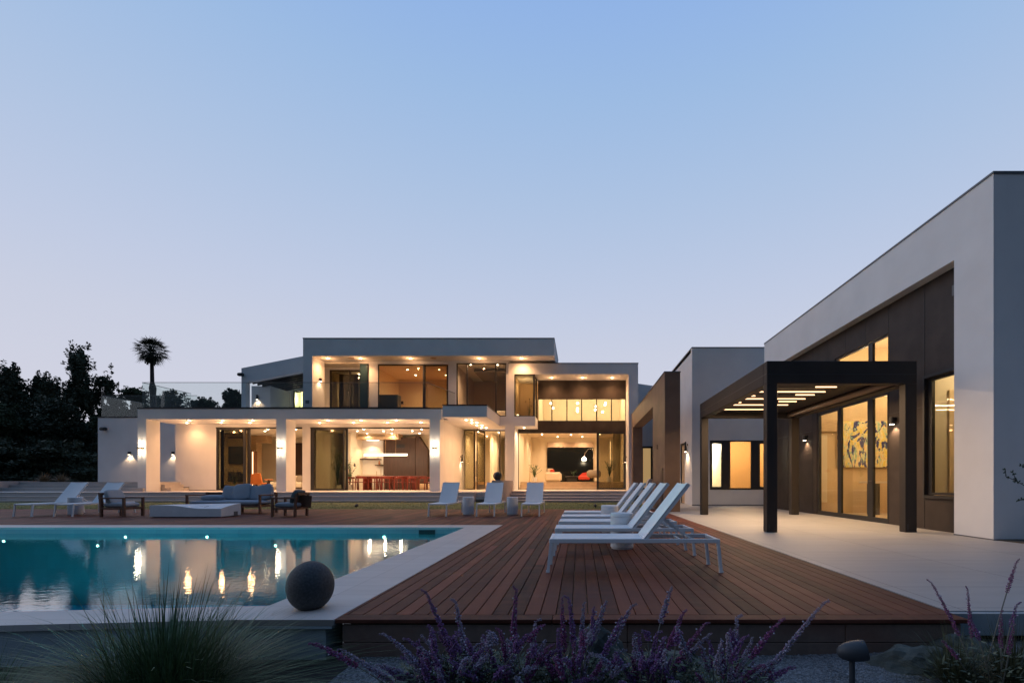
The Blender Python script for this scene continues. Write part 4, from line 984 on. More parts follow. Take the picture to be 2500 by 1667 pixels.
def drum(x, y, label, r=.172, h=.535):
    t_ = thing('side_table', label, 'side table', (x, y, 0), group='white concrete drum tables on the deck')
    obj('top', MB().lathe([(r-.02,h-.055),(r-.004,h-.055),(r,h-.05),(r,h-.012),(r-.012,h),(0,h)], 40), CONCRETE_W, t_, smooth=False)
    obj('body', MB().lathe([(r-.015,.0),(r-.015,.016),(r-.003,.02),(r,.03),(r,.06),(r-.004,.066),(r,.072),(r,h-.066),(r-.006,h-.058),(r-.02,h-.0555)], 40), CONCRETE_W, t_)
drum(.64, 7.12, 'white drum table nearest the camera between loungers'); drum(.60, 9.40, 'white drum table between the farther side-on loungers')
for (p_, yy, lb) in ((1143.5, 14.42, 'white drum table right of the leftmost lounger below the entrance'), (1251, 14.42, 'white drum table between the pier lounger and the right lounger'), (184, 14.42, 'white drum table between the two far left loungers')):
    drum((p_-1415)*yy/F, yy, lb)
# stone balls
t_ = MB(); vs = []; n = 48
prof = []
for k in range(33):
    a = -math.pi/2 + math.pi*k/32; prof.append((.171*math.cos(a), .2+.198*math.sin(a)))
prof = [p_ for p_ in prof if p_[1] > .022]; z0_ = prof[0][1]-.0005; prof = [(p_[0], p_[1]-z0_) for p_ in prof]
by_ = 3.74
o = obj('stone_ball', t_.lathe(prof, 48), STONE_D, smooth=True); o.location = ((713*1.063-1415)*by_/F, by_, 0)
tag(o, 'large dark grey stone ball resting on the near corner of the pool coping', 'stone ball')
pier = MB().bbox((1200.7-1415)*20.6/F, (1224.6-1415)*20.6/F, 20.55, 24.2, .0, 1.07, .01)
o = obj('stone_pier', pier, mat('pier_render', (.50,.42,.38), .8, var=.05)); tag(o, 'pale rendered block between the two flights of entrance steps', 'pier')
bl = MB().pillow(((1214.7-1415)*21.6/F, 21.6, 1.07+.20), (.40,.40,.41), e=2, ez=2, nu=24, nv=16)
prof = [(.2*math.cos(-math.pi/2+math.pi*k/20), .2+.2*math.sin(-math.pi/2+math.pi*k/20)) for k in range(21)]
prof = [p_ for p_ in prof if p_[1] > .01]; prof = [(prof[0][0]*.8, .0005)] + prof
o = obj('stone_ball', MB().lathe(prof, 32), mat('brown_stone', (.05,.03,.022), .35), smooth=True); o.location = ((1214.7-1415)*21.4/F, 21.4, 1.071)
tag(o, 'small dark brown ball on the pale block before the entrance', 'stone ball')
# teak armchairs
def armchair(loc, rz, label, cush, pil, woven):
    t_ = thing('armchair', label, 'armchair', loc, rz, 'wooden lounge armchairs on the deck')
    D, Wd = .74, .64                                     # local +x is the way it faces, origin back-left foot corner
    for (x_, y_, h) in ((0.03,0.0,.66),(0.03,Wd-.055,.66),(D-.06,0,.535),(D-.06,Wd-.055,.535)):
        tp = -.035 if x_ < .1 else 0
        obj('leg', MB().bar((x_+.03-tp*.2, y_+.0275, 0), (x_+.03, y_+.0275, .30), .055, .06, up=(0,1,0)).bar((x_+.03, y_+.0275, .30), (x_+.03+tp, y_+.0275, h), .055, .055, up=(0,1,0)), TEAK, t_)
    for y_ in (0, Wd-.055):
        obj('armrest', MB().bbox(.0, D, y_-.005, y_+.06, .515, .555, .008), TEAK, t_)
    fr_ = MB()
    for y_ in (.006, Wd-.045): fr_.bbox(.06, D-.05, y_, y_+.035, .205, .265, .004)
    fr_.bbox(D-.05, D-.012, .056, Wd-.056, .205, .265, .004); fr_.bbox(.04, .08, .056, Wd-.056, .205, .265, .004)
    obj('seat_frame', fr_, TEAK, t_)
    br_ = MB().bar((-.005, .03, .655), (-.005, Wd-.03, .655), .05, .07)
    if woven: br_.bar((.035, .32-.0, .27), (-.0, .32, .62), Wd-.13, .018, up=(0,0,1))
    else:
        for k in range(5): br_.bar((.04, .11+k*.105, .26), (.0, .11+k*.105, .63), .03, .018)
    obj('back_frame', br_, TEAK, t_)
    obj('seat_cushion', MB().pillow((D/2+.0, Wd/2, .335), (D-.10, Wd-.13, .15), e=6, ez=3, wob=.03, nu=28), cush, t_, smooth=True)
    rot = Matrix.Rotation(R(-20), 3, 'Y')
    obj('back_pillow', MB().pillow((.165, Wd/2+.0, .565), (.13, .50, .42), e=3.4, ez=5, rot=rot, wob=.07, nu=28, nv=16), pil, t_, smooth=True)
    return t_
armchair(((243.8-1415)*13.5/F, 13.45, 0), 0, 'left wooden armchair with pale grey cushions facing right', CUSHION_G, CUSHION_G, False)
armchair(((727-1415)*13.5/F, 13.45+.64, 0), R(180), 'right wooden armchair with a solid back and dark pillow facing left', CUSHION_B, CUSHION_D, True)
# sofa
sx0, sx1, sy = -12.35, -10.0, 14.75
so = thing('outdoor_sofa', 'long teak sofa with blue-grey cushions behind the fire table', 'sofa', (sx0, sy, 0))
Ps = lambda n, m_, t_, **k: obj(n, m_, t_, so, world=True, **k)
for x_ in (sx0, sx1-.06, (sx0+sx1)/2):
    for y_ in (sy, sy+.80):
        hh = .56 if x_ != (sx0+sx1)/2 else .24
        Ps('leg', MB().bbox(x_, x_+.06, y_, y_+.06, 0, hh if y_ == sy else (.66 if hh > .3 else .24), .005), TEAK)
for x_ in (sx0-.005, sx1-.065): Ps('armrest', MB().bbox(x_, x_+.07, sy-.01, sy+.87, .561, .60, .008), TEAK)
Ps('seat_frame', MB().bbox(sx0+.061, sx1-.061, sy+.01, sy+.05, .20, .26, .004).bbox(sx0+.061, sx1-.061, sy+.81, sy+.85, .20, .26, .004).bbox(sx0+.061, sx0+.10, sy+.051, sy+.809, .20, .26, .004).bbox(sx1-.10, sx1-.061, sy+.051, sy+.809, .20, .26, .004), TEAK)
Ps('back_rail', MB().bbox(sx0+.061, sx1-.061, sy+.83, sy+.86, .58, .66, .005), TEAK)
Ps('seat_cushion', MB().pillow(((sx0+sx1)/2, sy+.42, .34), (sx1-sx0-.14, .80, .16), e=10, ez=4, nu=40), CUSHION_B, smooth=True)
rr_ = Matrix.Rotation(R(-14), 3, 'X')
for k, (cx_, w_, rz_, h_) in enumerate(((-11.42+.02, .52, 4, .46), (-11.0, .56, -6, .52), (-10.62, .52, 6, .46), (-10.28, .50, -12, .50))):
    m_ = rr_ @ Matrix.Rotation(R(rz_), 3, 'Y')
    Ps('back_cushion', MB().pillow((cx_, sy+.68-.03*(k % 2), .41+h_/2), (w_, .17, h_), e=3.6, ez=5, rot=m_, wob=.07, nu=28, nv=16), CUSHION_B, smooth=True)
Ps('bolster', MB().pillow((-11.72, sy+.30, .49), (.62, .34, .19), e=2.2, ez=2, nu=28, nv=14), CUSHION_B, smooth=True)
# sculpted fire table
fx0, fx1, fy0 = -12.07, -10.07, 13.22
def wave(u): return .345 - .0*u + (-.095)*(1/(1+math.exp(-(u-.5)*13))) + (.0 if u < .8 else .10*((u-.8)/.2)**2*0)
ft = thing('fire_table', 'low white sculpted concrete fire table with a wavy top', 'fire table', ((fx0+fx1)/2, fy0+.4, 0))
n = 36; m = 18; vs = []; fs = []
D_ = .78
for j in range(m+1):
    v = j/m
    for i in range(n+1):
        u_ = i/n
        hf = wave(u_)                                    # front edge falls to the right
        hb = .33 + .04*u_                                # back edge climbs
        bowl = -.03*math.exp(-((u_-.62)/.22)**2 - ((v-.45)/.28)**2)
        h = hf*(1-v)**1.5 + hb*(1-(1-v)**1.5) + bowl
        vs.append((fx0+(fx1-fx0)*u_, fy0+D_*v, h))
top = MB().add(vs, [(j*(n+1)+i, j*(n+1)+i+1, (j+1)*(n+1)+i+1, (j+1)*(n+1)+i) for j in range(m) for i in range(n)])
nb = len(vs); lowv = [(x_, y_, .025) for (x_, y_, z_) in vs]
base = lambda i, j: j*(n+1)+i
sf = []
for i in range(n): sf += [(base(i,0), base(i+1,0), nb+base(i+1,0), nb+base(i,0)), (base(i,m), nb+base(i,m), nb+base(i+1,m), base(i+1,m))]
for j in range(m): sf += [(base(0,j), nb+base(0,j), nb+base(0,j+1), base(0,j+1)), (base(n,j), base(n,j+1), nb+base(n,j+1), nb+base(n,j))]
top.v += lowv; top.f += sf + [(nb+base(0,0), nb+base(n,0), nb+base(n,m), nb+base(0,m))]
obj('block', top, CONCRETE_W, ft, world=True)
obj('plinth', MB().box(fx0+.04, fx1-.04, fy0+.04, fy0+D_-.04, .001, .024), BLACK, ft, world=True)
obj('access_panel', MB().box(fx1, fx1+.012, fy0+.50, fy0+.64, .03, .14), mat('grey_hatch'), ft, world=True)
lg = MB()
for (a, b_, c_) in ((-10.95,.36,20), (-10.82,.44,-25), (-10.72,.36,70)):
    q = Vector((a, fy0+b_, .285)); d_ = Vector((math.cos(R(c_)), math.sin(R(c_)), .05))*.09; lg.tube([q-d_, q, q+d_], [.010,.013,.010], 8)
o = obj('ceramic_logs', lg, BLACK, ft, world=True)
# lawn spotlights
def bullet(x, y, z, label, s=1.0, aim=(1,.2,.5), stake=.1, cat='garden spotlight', name='garden_spotlight', mt=None):
    t_ = thing(name, label, cat, (x, y, z))
    a = Vector(aim).normalized(); c = Vector((x, y, z+stake)); pts = []; rad = []
    for (tt, rr__) in ((-1.0,.12),(-.93,.42),(-.75,.68),(-.4,.92),(0,1.03),(.45,1.08),(.86,1.04),(.9,1.0)): pts.append(c+a*tt*.085*s); rad.append(.058*s*rr__)
    obj('head', MB().tube(pts, rad, 20), mt or BLACK, t_, world=True, smooth=True)
    obj('stake', MB().tube([(x, y, z-.05), (x, y, z+stake-.03*s)], .016*s, 10), mt or BLACK, t_, world=True)
    obj('lens', MB().tube([c+a*.0772*s, c+a*.0780*s], .052*s, 20), NIGHTGLASS, t_, world=True)
bullet((870-1415)*17.9/F, 17.9, .03, 'small black spotlight on the lawn below the dining room', .9, aim=(.2,1,.3), stake=.07)
bullet((1453.5-1415)*17.9/F, 17.9, .03, 'small black spotlight on the lawn below the right steps', .9, aim=(-.3,1,.3), stake=.07)
cy = 2.95
bullet((1957*1.063-1415)*cy/F+.0, cy, -.42, 'dark grey bullet-shaped garden light on a post in the gravel', 1.04, aim=(.93,-.25,.20), stake=.36, mt=mat('slate_metal', (.03,.037,.045), .55))

# ================================================================== INDOOR FURNITURE
def dining_chair(loc, rz, label):
    t_ = thing('dining_chair', label, 'dining chair', loc, rz, 'red wooden chairs round the dining table')
    for (x_, y_) in ((-.22,-.2),(.22,-.2),(-.24,.2),(.24,.2)):
        obj('leg', MB().bar((x_*1.05, y_*1.1, 0), (x_, y_, .66 if y_ < 0 else .64), .045, .045), REDWOOD, t_)
    obj('seat', MB().bbox(-.23, .23, -.21, .23, .42, .465, .015), REDWOOD, t_)
    pts = [(.27*math.cos(a), -.02-.24*math.sin(a), .69) for a in [R(q) for q in range(-20, 201, 20)]]
    b_ = MB()
    for i in range(len(pts)-1): b_.bar(pts[i], pts[i+1], .035, .10)
    obj('backrest', b_, REDWOOD, t_)
    return t_
TY = 26.9
tx0, tx1 = (876-1415)*TY/F, (1036-1415)*TY/F
dt = thing('dining_table', 'long red wooden dining table under the glowing tube pendant', 'dining table', (tx0, TY, ZT))
obj('tabletop', MB().bbox(tx0, tx1, TY-.45, TY+.55, ZT+.745, ZT+.79, .01), REDWOOD, dt, world=True)
for x_ in (tx0+.5, tx1-.5): obj('leg', MB().bbox(x_-.12, x_+.12, TY-.3, TY+.35, ZT+.01, ZT+.744, .01), REDWOOD, dt, world=True)
D0 = None
side = ['leftmost', 'second from left', 'middle', 'second from right', 'rightmost']
for i in range(5):
    xx_ = tx0+.42+i*(tx1-tx0-.84)/4
    l1 = side[i] + ' red chair on the near side of the dining table'; l2 = side[i] + ' red chair on the far side of the dining table'
    if D0 is None: D0 = dining_chair((xx_, TY-.62, ZT+.005), 0, l1)
    else: dup(D0, (xx_, TY-.62, ZT+.005), R(random.uniform(-4,4)), l1)
    dup(D0, (xx_, TY+.78, ZT+.005), R(180), l2)
dup(D0, (tx0-.42, TY, ZT+.005), R(-90), 'red chair at the left head of the dining table'); dup(D0, (tx1+.30, TY, ZT+.005), R(90), 'red chair at the right head of the dining table')
pd = thing('pendant_lamp', 'long glowing horizontal tube pendant over the dining table', 'pendant lamp', ((941-1415)*TY/F, TY, 3.89))
obj('tube', MB().tube([((890-1415)*TY/F, TY, 2.55), ((994-1415)*TY/F, TY, 2.55)], .055, 12), E_TUBE, pd, world=True, smooth=False)
for p_ in (941, 966): obj('cord', MB().tube([((p_-1415)*TY/F, TY, 2.6), ((p_-1415)*TY/F+.02, TY, 3.89)], .008, 5), BRASS, pd, world=True)
for x_ in (-12.0, -11.1, -10.2): lamp('POINT', (x_, TY, 2.35), 10, pd, color=(1,.78,.55), size=.06)
vz = MB().lathe([(.05,0),(.06,.1),(.03,.22),(.035,.25),(0,.25)], 16)
for (p_, q_, yy, lb) in ((887,1108,28.85,'small jar at the left of the long kitchen shelf'), (893,1108,28.85,'second jar on the long kitchen shelf'), (923,1108,28.85,'jar at the right end of the long kitchen shelf'), (926,1124,28.85,'orange jar on the short kitchen shelf')):
    o = obj('jar', vz, mat('terracotta', (.45,.2,.09), .6) if 'orange' in lb else POT, smooth=True); o.location = ((p_-1415)*yy/F, yy, 2.421 if q_ == 1108 else 2.051); tag(o, lb, 'jar')
cd = MB().tube([(0,0,0),(0,0,.28)], .012, 8)
for i, x_ in enumerate((-11.6, -11.35)):
    o = obj('candlestick', cd, BRASS); o.location = (x_, TY, ZT+.791); tag(o, ('taller' if i else 'left') + ' thin brass candlestick on the red dining table', 'candlestick'); o.scale = (1,1,1+.4*i)
# living room pieces
ac = thing('lounge_chair', 'orange leather chair with dark splayed legs in the living room', 'armchair', (-17.0, 26.4, ZT))
Pa = lambda n, m_, t_, par=ac, **k: obj(n, m_, t_, par, world=True, **k)
yA = 26.4; aX = lambda p_: (p_-1415)*yA/F
Pa('backrest', MB().bar(((aX(613)+aX(638))/2+.05, yA+.0, ZT+.35), ((aX(613)+aX(638))/2-.02, yA-.1, ZT+.92), .62, .09, up=(0,1,0)), ORANGE)
Pa('seat', MB().bbox(aX(616), aX(640), yA, yA+.6, ZT+.32, ZT+.42, .03), ORANGE)
for k, x_ in enumerate((aX(614), aX(647))):
    Pa('leg', MB().bar((x_, yA+.05, ZT+.01), (x_, yA+.3, ZT+.55), .05, .06).bar((x_, yA+.55, ZT+.01), (x_, yA+.3, ZT+.55), .05, .06), BROWNWOOD)
    Pa('armrest', MB().bbox(x_-.05, x_+.05, yA+.0, yA+.62, ZT+.56, ZT+.61, .01), ORANGE)
sf_ = thing('sofa', 'pale taupe sofa against the cream living room wall', 'sofa', (-17.8, 28.4, ZT))
for (n_, b_) in (('seat', (-18.8,-16.7,28.3,29.1,ZT+.12,ZT+.45)), ('backrest', (-18.8,-16.7,29.1,29.3,ZT+.12,ZT+.85))):
    obj(n_, MB().bbox(*b_, .06), CREAMFAB, sf_, world=True)
for x_ in (-18.4, -17.8, -17.15): obj('pillow', MB().pillow((x_, 28.98, ZT+.66), (.5,.16,.42), e=3, ez=3, rot=rr_), GREYFAB, sf_, world=True, smooth=True)
# plants
def leafy(loc, label, n=26, h=.8, pot=True, seed=1, mt=None, spread=.5, cat='potted plant'):
    rg_ = random.Random(seed); t_ = thing('potted_plant', label, cat, loc)
    if pot: obj('pot', MB().lathe([(.11,0),(.15,.02),(.16,.30),(.14,.30),(.13,.27),(0,.27)], 20), POT, t_)
    z0 = .27 if pot else 0
    f_ = MB(); st_ = MB()
    for k in range(n):
        a = rg_.uniform(0, 6.28); s_ = rg_.uniform(.15, 1)*spread; hh = h*rg_.uniform(.5, 1)
        pts = [Vector((0,0,z0)), Vector((math.cos(a)*s_*.3, math.sin(a)*s_*.3, z0+hh*.6)), Vector((math.cos(a)*s_, math.sin(a)*s_, z0+hh))]
        st_.tube(pts, [.008,.006,.003], 5)
        for q_ in range(6):
            b = pts[1].lerp(pts[2], q_/5) if q_ > 1 else pts[0].lerp(pts[1], .5+q_*.2)
            d_ = Vector((rg_.gauss(0,1), rg_.gauss(0,1), rg_.uniform(.1,1))).normalized()*rg_.uniform(.08,.16); w_ = d_.cross(Vector((0,0,1))).normalized()*.03
            f_.add([b, b+d_*.5+w_, b+d_, b+d_*.5-w_], [(0,1,2,3)])
    obj('stem', st_, LEAF, t_); obj('foliage', f_, mt or LEAF, t_, recalc=False)
leafy(((1305-1415)*29.5/F, 29.5, 1.0), 'bushy potted plant in a white pot on the lounge floor', seed=2)
leafy(((1488-1415)*29.2/F, 29.2, 1.0), 'tall dark leafy plant behind the lounge sliding glass', n=34, h=1.1, seed=4)
leafy((-13.55, 26.4, ZT+.01), 'tall leafy fig plant behind the kitchen sliding glass', n=40, h=2.2, seed=6, spread=.55)
leafy((-13.3+.2, 26.9, ZT+.01), 'shorter plant at right behind the kitchen sliding glass', n=26, h=1.6, seed=8, spread=.4)
leafy((-18.95, 25.9, ZT+.01), 'twiggy plant behind the left dark sliding glass', n=14, h=1.1, seed=9, mt=mat('dry_twig', (.12,.07,.04)))
# lounge furniture
yL = 31.5; lX = lambda p_: (p_-1415)*yL/F
lf = thing('sofa', 'cream sofa seen from behind with a red pillow in the lounge', 'sofa', (lX(1350), yL, 1.0))
obj('body', MB().bbox(lX(1330), lX(1370), yL, yL+.9, 1.02, 1.66, .12), CREAMFAB, lf, world=True)
obj('pillow', MB().pillow((lX(1343), yL+.35, 1.74), (.42,.2,.34), e=3, ez=3), CREAMFAB, lf, world=True, smooth=True)
obj('pillow', MB().pillow((lX(1348), yL+.2, 1.70), (.3,.16,.28), e=3, ez=3), REDFAB, lf, world=True, smooth=True)
ct = thing('coffee_table', 'black low table with books in front of the night window', 'table', (lX(1396), 32, 1.0))
obj('tabletop', MB().bbox(lX(1380), lX(1412), 31.8, 32.6, 1.33, 1.40, .01), BLACK, ct, world=True); obj('base', MB().bbox(lX(1384), lX(1408), 31.9, 32.5, 1.01, 1.329, .01), BLACK, ct, world=True)
leafy((lX(1400), 32.2, 1.401), 'small plant on the black lounge table', n=10, h=.35, pot=False, seed=12, spread=.25, cat='plant')
rc = thing('armchair', 'red armchair beside the black table in the lounge', 'armchair', (lX(1425), 31.5, 1.0))
obj('seat', MB().bbox(lX(1412), lX(1440), 31.4, 32.1, 1.15, 1.42, .06), REDFAB, rc, world=True); obj('backrest', MB().prism([(lX(1414),1.42),(lX(1438),1.42),(lX(1438),1.66),(lX(1422),1.62)], 'y', 32.1, 32.25), REDFAB, rc, world=True)
gc = thing('swivel_chair', 'brown rounded swivel chair half behind the lounge glass', 'armchair', (lX(1452), 30.6, 1.0))
yG = 30.6
obj('shell', MB().pillow(((1450-1415)*yG/F, yG, 1.52), (.95,.75,.52), e=2.4, ez=2.4), GREYFAB, gc, world=True, smooth=True)
obj('base', MB().tube([((1450-1415)*yG/F, yG, 1.01), ((1450-1415)*yG/F, yG, 1.3)], .03, 8).lathe([(.25,0),(.25,.02),(0,.03)], 16, ((1450-1415)*yG/F, yG, 1.01)), BLACK, gc, world=True)
al = thing('arc_lamp', 'chrome arc lamp with a small dome shade before the night window', 'floor lamp', (lX(1449), 31.6, 1.0))
obj('arc', MB().tube([(lX(1449), 31.6, 1.01), (lX(1449), 31.6, 3.0), (lX(1445), 31.6, 3.25), (lX(1436), 31.6, 3.2), (lX(1428), 31.6, 2.9), (lX(1426), 31.6, 2.65)], .014, 8), mat('chrome', (.8,.8,.8), .15, metal=1), al, world=True, smooth=True)
obj('shade', MB().lathe([(.16,0),(.15,.08),(.10,.16),(.03,.20),(0,.2)], 20, (lX(1426), 31.6, 2.45)), E_DOWN, al, world=True, smooth=True)
# vase in the corner window
leafy((-2.85, 26.5, 4.61), 'dark vase with dry twigs in the corner window over the entrance', n=7, h=1.0, pot=False, seed=20, spread=.3, mt=mat('dry_twig'), cat='vase with twigs')
# gallery: console and painting
PAINT = mat('abstract_painting', (.7,.6,.3), .5); nt, N, L = nt_of(PAINT); b = N['Principled BSDF']
t = N.new('ShaderNodeTexCoord'); mp = N.new('ShaderNodeMapping'); mp.inputs['Rotation'].default_value = (0, R(38), 0); mp.inputs['Scale'].default_value = (2.4, 1, 1.1); L.new(t.outputs['Object'], mp.inputs[0])
def pnoise(sc, dist, off):
    a_ = N.new('ShaderNodeVectorMath'); a_.inputs[1].default_value = (off, off, off); L.new(mp.outputs[0], a_.inputs[0])
    q = N.new('ShaderNodeTexNoise'); q.inputs['Scale'].default_value = sc; q.inputs['Detail'].default_value = 3; q.inputs['Distortion'].default_value = dist; L.new(a_.outputs[0], q.inputs['Vector']); return q
def pramp(src, cl, mode='LINEAR'):
    cr = N.new('ShaderNodeValToRGB'); cr.color_ramp.interpolation = mode; e_ = cr.color_ramp.elements
    e_[0].position, e_[0].color = cl[0][0], (*cl[0][1], 1); e_[1].position, e_[1].color = cl[1][0], (*cl[1][1], 1)
    for p_, c_ in cl[2:]: q = e_.new(p_); q.color = (*c_, 1)
    L.new(src, cr.inputs[0]); return cr
c1 = pramp(pnoise(1.6, 1.6, 0).outputs['Fac'], [(.30,(.84,.70,.22)),(.42,(.88,.68,.12)),(.48,(.88,.82,.50)),(.53,(.80,.50,.16)),(.56,(.86,.80,.50)),(.62,(.22,.48,.30)),(.66,(.85,.78,.42))])
c2 = pramp(pnoise(1.35, 2.4, 5.3).outputs['Fac'], [(.545,(0,0,0)),(.56,(1,1,1))])
c3 = pramp(pnoise(5.0, 2.2, 9.1).outputs['Fac'], [(.60,(0,0,0)),(.63,(1,1,1))])
m1 = N.new('ShaderNodeMixRGB'); L.new(c2.outputs[0], m1.inputs[0]); L.new(c1.outputs[0], m1.inputs[1]); m1.inputs[2].default_value = (.025,.04,.20,1)
m2 = N.new('ShaderNodeMixRGB'); L.new(c3.outputs[0], m2.inputs[0]); L.new(m1.outputs[0], m2.inputs[1]); m2.inputs[2].default_value = (.35,.60,.52,1)
L.new(m2.outputs[0], b.inputs['Base Color'])
pt = thing('painting', 'large abstract painting in yellow blue and green behind the gallery doors', 'painting', (9.0, 15.1, 2.2))
obj('canvas', MB().bbox(8.28, 10.35, 15.10, 15.15, 1.47, 2.95, .004), PAINT, pt, world=True); obj('frame', MB().box(8.26, 10.37, 15.152, 15.19, 1.45, 2.97), OAK, pt, world=True)
cs = thing('console_table', 'console table on dark grey drum legs below the abstract painting', 'console table', (9.2, 14.4, 0))
obj('top', MB().bbox(8.65, 10.4, 14.2, 14.6, .96, 1.02, .006), CREAMFAB, cs, world=True)
for x_ in (8.98, 9.62): obj('leg', MB().lathe([(.17,0),(.17,.95),(0,.95)], 24, (x_, 14.4, .006)), mat('ribbed_grey', (.08,.075,.07), .5), cs, world=True)
# ================================================================== TREES
BARK = mat('bark', (.045,.035,.028), .9, var=.4, vscale=5, bump=.8, bscale=20)
def leaf_mat(name, c, var=.5):
    return mat(name, c, .7, var=var, vscale=.8, spec=.2)
LEAF_D = leaf_mat('dark_foliage', (.062,.072,.045)); LEAF_G = leaf_mat('olive_foliage', (.065,.078,.038)); LEAF_P = leaf_mat('palm_leaf', (.042,.048,.028))
def tree(name, label, x, y, h, blobs, leaves, size, lm, trunk_h=.45, seed=1, cat='tree', z0=-.3, group='trees beyond the terrace', tr=.18):
    rg_ = random.Random(seed); t_ = thing(name, label, cat, (x, y, z0), group=group)
    tk = MB(); tk.tube([(0,0,0), (rg_.uniform(-.2,.2), 0, h*trunk_h*.5), (rg_.uniform(-.3,.3), 0, h*trunk_h), (0,0,h*.8)], [tr, tr*.8, tr*.6, tr*.15], 10)
    for b_ in blobs:
        tk.tube([(0,0,h*trunk_h*.7), (b_[0]*.4, b_[1]*.4, (h*trunk_h+b_[2])/2), (b_[0]*.9, b_[1]*.9, b_[2])], [tr*.4, tr*.25, .02], 6)
    obj('trunk', tk, BARK, t_, smooth=True)
    f_ = MB(); tot = sum(b_[3]*b_[4] for b_ in blobs)
    for b_ in blobs:
        nn = int(leaves*b_[3]*b_[4]/tot)
        subs = [(rg_.gauss(0,.42), rg_.gauss(0,.42), rg_.gauss(0,.42), rg_.uniform(.14,.40)) for _ in range(64)]
        for k in range(nn):
            s_ = rg_.choice(subs); d_ = Vector((rg_.gauss(0,1), rg_.gauss(0,1), rg_.gauss(0,1))).normalized()*(rg_.random()**.4)*s_[3]
            c = Vector((b_[0]+(s_[0]+d_.x)*b_[3], b_[1]+(s_[1]+d_.y)*b_[3], b_[2]+(s_[2]+d_.z)*b_[4]))
            if c.z < .2: continue
            u_ = Vector((rg_.gauss(0,1), rg_.gauss(0,1), rg_.gauss(0,1))).normalized(); v_ = u_.orthogonal().normalized()
            sz = size*rg_.uniform(.6, 1.5)
            f_.add([c-u_*sz, c+v_*sz*.45, c+u_*sz, c-v_*sz*.45], [(0,1,2,3)])
    obj('crown', f_, lm, t_, recalc=False)
    return t_
def blobset(rg_, w, z0, z1, n, taper=.6):
    out = []
    for k in range(n):
        q = rg_.random(); ww = w*(1-taper*q)
        out.append((rg_.uniform(-ww, ww)*.8, rg_.uniform(-ww, ww)*.6, z0+(z1-z0)*q, rg_.uniform(.55,.9)*w*.5, rg_.uniform(.5,.9)*(z1-z0)*.26))
    return out
def auto_tree(pxc, pyt, halfw_px, Y, label, leaves=9000, seed=1, lm=None, zbot=.6, size=.13, n=12, taper=.6, name='leafy_tree', k=3.6):
    Y *= k; size *= k*.62; zbot *= k; leaves = int(leaves*1.75)
    x = (pxc-1415)*Y/F; top = 1+(1176-pyt)*Y/F + .3*k; w = halfw_px*Y/F
    rg_ = random.Random(seed); bl_ = blobset(rg_, w, zbot+w*.3, top-w*.30, n, taper) + [(0,0,top-w*.42,w*.42,w*.40)]
    tree(name, label, x, Y, top, bl_, leaves, size, lm or LEAF_D, trunk_h=.35, seed=seed, tr=.18*k)
auto_tree(20, 924, 60, 32, 'dark bushy tree at the far left edge of the picture', 20000, 1, n=20, taper=.3)
auto_tree(95, 938, 60, 33, 'dense dark tree second from the left edge', 20000, 2, n=20, taper=.3)
auto_tree(187, 880, 52, 31, 'tallest dark tree left of the villa with a ragged top', 17000, 3, n=16, taper=.45, size=.12)
auto_tree(250, 925, 36, 31.5, 'slimmer dark tree touching the villa\'s left wall', 10000, 4, n=12, taper=.5, size=.12)
auto_tree(130, 985, 70, 29, 'low dark bushy tree in front of the taller left trees', 15000, 5, n=14, taper=.25, zbot=.2)
auto_tree(20, 1000, 70, 28, 'low rounded dark tree above the pinkish garden wall', 15000, 6, lm=LEAF_G, n=14, taper=.25, zbot=.2)
auto_tree(225, 1040, 50, 29.5, 'low dark shrub-like tree beside the villa\'s left corner', 11000, 16, n=10, taper=.25, zbot=.1)
auto_tree(-90, 930, 80, 34, 'dark tree mostly outside the left edge', 9000, 17, n=12, taper=.3)
for (p_, q_, w_, Y_, lb, s_) in ((338, 950, 42, 52, 'distant tree left of the palm above the roof railing', 7), (420, 955, 75, 56, 'distant broad tree right of the palm behind the railing', 8),
                    (500, 972, 50, 58, 'small distant tree seen through the roof railing', 9), (575, 955, 38, 50, 'distant tree touching the upper left wing', 10), (285, 968, 40, 50, 'small distant tree over the lower left roof', 11)):
    auto_tree(p_, q_, w_, Y_, lb, 14000 if p_ > 290 else 22000, s_, lm=LEAF_G, zbot=5.5, size=.17, n=16, taper=.25, k=2)
auto_tree(-20, 1075, 110, 20, 'low dark hedge mass behind the pinkish garden wall', 16000, 21, n=18, taper=.1, zbot=.0, k=3)
auto_tree(140, 1085, 100, 20.5, 'low dark hedge mass between the garden wall and the villa', 16000, 22, n=18, taper=.1, zbot=.0, k=3)
